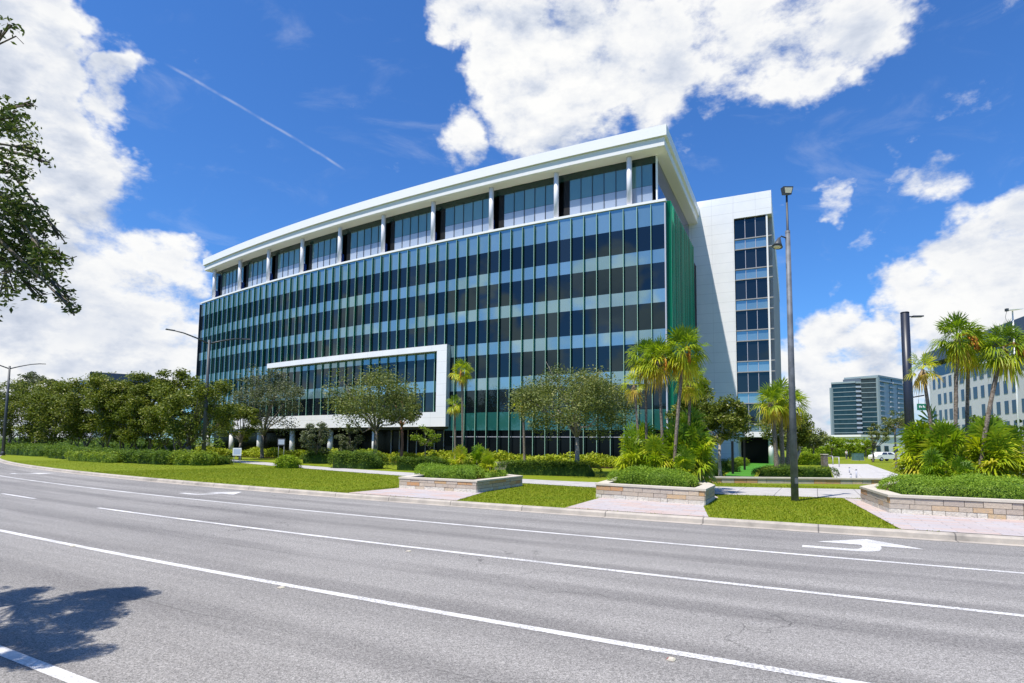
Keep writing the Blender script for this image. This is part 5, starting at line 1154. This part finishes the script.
# ------------------------------------------------------------------ uncountable ground plants
def ground_cover():
    rng = np.random.default_rng(77); n = 40000; S = rng.uniform(13, 92, n); r = rng.uniform(.6, 6.2, n)
    hgt = .85+.35*np.sin(S*1.1)*np.sin(r*1.3+1)+.25*np.sin(S*.37+r)
    P = np.array([fb(s, q, .15+max(.08, h)*rng.random()**.6) for s, q, h in zip(S, r, hgt)])
    tt = np.clip(rng.normal(.5, .25, n), 0, 1); V, F, T = leaf_quads(P, .30, rng, .55, .2, tt); tag(np_mesh('ground_cover', V, F, 'yellow_leaf', None, T), kind='stuff')
ground_cover()
def grass():
    rng = np.random.default_rng(7)
    ap = [[(17.9, 17.32), (12.15, 17.32), (13.3, 20.5), (15.6, 27.4), (19.6, 27.6), (18.2, 20.9)], [(7.65, 17.32), (2.95, 17.32), (3.7, 20.4), (3.85, 24.3), (4.6, 26.2), (8.7, 26.2), (8.0, 21.0)], [(-1.9, 17.32), (-24, 17.32), (-24, 22), (-6, 21.8), (-1.5, 26.8), (-1.0, 26.8)]]
    ap += [[st(p) for p in P] for P in (PL1, PL2, PL3)]
    def inside(poly, s, t):
        c = np.zeros(len(s), bool); n = len(poly)
        for i in range(n):
            (x1, y1), (x2, y2) = poly[i], poly[i-1]
            m = ((y1 > t) != (y2 > t)) & (s < (x2-x1)*(t-y1)/(y2-y1+1e-12)+x1); c ^= m
        return c
    cs = [(-70, 30), (-15, 32.0), (-2, 30.2), (5, 28.4), (14, 28.6), (26, 29.8), (42, 32), (60, 34.5), (85, 36), (120, 38)]; xs, ts = zip(*cs)
    S, Tt = [], []
    for s0, s1, t0, t1, n in ((-3, 19, 17.28, 27.5, 75000), (18, 45, 17.28, 31, 75000), (45, 75, 17.28, 35, 30000), (-4, 8, 30.5, 34.5, 9000)):
        S.append(rng.uniform(s0, s1, n)); Tt.append(rng.uniform(t0, t1, n))
    S = np.concatenate(S); Tt = np.concatenate(Tt)
    wd = np.interp(S, [-70, -2, 5, 14, 40, 120], [2.6, 3.0, 2.6, 1.6, 1.3, 1.3]); keep = np.abs(Tt-np.interp(S, xs, ts)) > wd
    for p in ap: keep &= ~inside(p, S, Tt)
    S, Tt = S[keep], Tt[keep]; n = len(S); a = S/RR; r = RR-Tt
    P = RC[None]+r[:, None]*(RU[None]*np.sin(a)[:, None]-RN[None]*np.cos(a)[:, None])
    h = rng.uniform(.015, .06, n); th = rng.uniform(0, 6.28, n); w = rng.uniform(.008, .020, n)
    b = np.c_[np.cos(th)*w, np.sin(th)*w, np.zeros(n)]; base = np.c_[P, np.full(n, .145)]; tip = base+np.c_[rng.normal(0, .022, (n, 2)), h]
    V = np.stack([base-b, base+b, tip], 1).reshape(-1, 3); F = np.arange(3*n).reshape(n, 3)
    tag(np_mesh('grass', V, F, 'grass_blade', None, np.clip(rng.normal(.45, .25, n), 0, 1)), kind='stuff')
grass()
# ------------------------------------------------------------------ live oak on the median, its limbs reaching into the left of the view
def median_oak():
    strip('median', -60, 90, -7, .9, .10, 'lawn', 4); strip('median_kerb', -60, 90, .9, 1.15, .104, 'kerb_concrete', 3)
    rng = np.random.default_rng(21); bx, by = xy(11.5, -1.5)
    root = empty('live_oak', (bx, by, .10), 'live oak whose leafy limbs hang into the top left corner', 'tree'); o = np.array([bx, by, .10])
    cl = []
    for px, py, rp, n in [(8, 28, 13, 70), (-45, 60, 22, 150), (3, 118, 20, 430), (22, 130, 15, 210), (36, 150, 10, 90), (14, 165, 16, 260), (-15, 150, 40, 700), (10, 205, 22, 700), (30, 215, 15, 330), (46, 226, 10, 130), (5, 240, 26, 900), (28, 246, 20, 600), (44, 258, 15, 330), (60, 262, 10, 110), (12, 272, 18, 420), (34, 276, 14, 260), (55, 280, 11, 130), (66, 296, 9, 130), (72, 308, 7, 70), (38, 296, 7, 60), (8, 294, 8, 60), (-25, 215, 50, 1500), (-30, 280, 40, 900), (50, 163, 5, 18), (30, 103, 6, 25), (62, 238, 5, 16)]:
        Y = 3.45+rng.normal(0, .18); c = atY(px, py, Y); cl.append((c, rp*Y/FPX*1.15, int(n*.72)))
    for px, py in 3*[(-40, 600), (0, 598), (25, 594), (50, 608), (80, 597), (100, 606), (118, 598), (132, 590), (40, 625), (70, 628), (15, 640), (-20, 630), (40, 648), (90, 617), (-10, 662), (62, 655)]:
        g = ground(px, py, 0); z = 4.7+rng.normal(0, .25); cl.append((np.array([g[0]+TOSUN.x/TOSUN.z*z, g[1]+TOSUN.y/TOSUN.z*z, z])+rng.normal(0, .17, 3), .27, 900))
    for k in range(60):  # unseen clumps overhead, added to block sky light and deepen the road shadow
        cl.append((np.array([bx+rng.uniform(-4.5, 1.6), by+rng.uniform(-5, 2.2), 6.2+rng.normal(0, .8)]) if k < 34 else np.array([rng.uniform(-9, 1.5), rng.uniform(-5, 1.2), 6.4+rng.normal(0, .6)]), 1.05, 420))
    P = []; 
    for c, r, n in cl: g = rng.normal(size=(n, 3)); g /= np.linalg.norm(g, axis=1)[:, None]; P.append(c-o+g*(rng.random((n, 1))**.45)*r)
    P = np.concatenate(P); nb = 60*420; nv = sum(n for c, r, n in cl[:26]); sz = np.r_[np.full(nv, .034), np.full(len(P)-nb-nv, .055), np.full(nb, .15)]; V, F, T = leaf_quads(P, sz, rng, .45, .15); np_mesh('crown', V, F, 'near_oak_leaf', root, T)
    mb = MB(); top = np.array([.5, .2, 3.2]); mb.tube([(0, 0, -.1), (.05, 0, .5), (.2, .1, 1.8), tuple(top)], [.34, .26, .23, .19], 12)
    hub1 = atY(-60, 170, 3.6)-o; mb.tube([top, top*.5+hub1*.5+np.array([0, 0, .7]), hub1], [.15, .09, .05], 8)
    hub2 = cl[26+3][0]-o; mb.tube([top, top*.5+hub2*.5+np.array([0, 0, .8]), hub2+np.array([-.6, 0, .3])], [.14, .08, .05], 8)
    for i, (c, r, n) in enumerate(cl):
        e = c-o; h = hub1 if i < 26 else (hub2+np.array([-.6, 0, .3]) if i < 74 else top)
        m = (h+e)/2+rng.normal(0, .06, 3)+np.array([0, 0, .08]); mb.tube([h, m, e], [.02, .011, .004] if i < 74 else [.08, .05, .02], 5)
        for k in range(5 if i < 74 else 2):
            q = e+rng.normal(0, r*.6, 3); mb.tube([m*.3+e*.7, (e+q)/2, q], [.005, .004, .002], 4)
    mb.build('trunk', ['bark'], root)
median_oak()
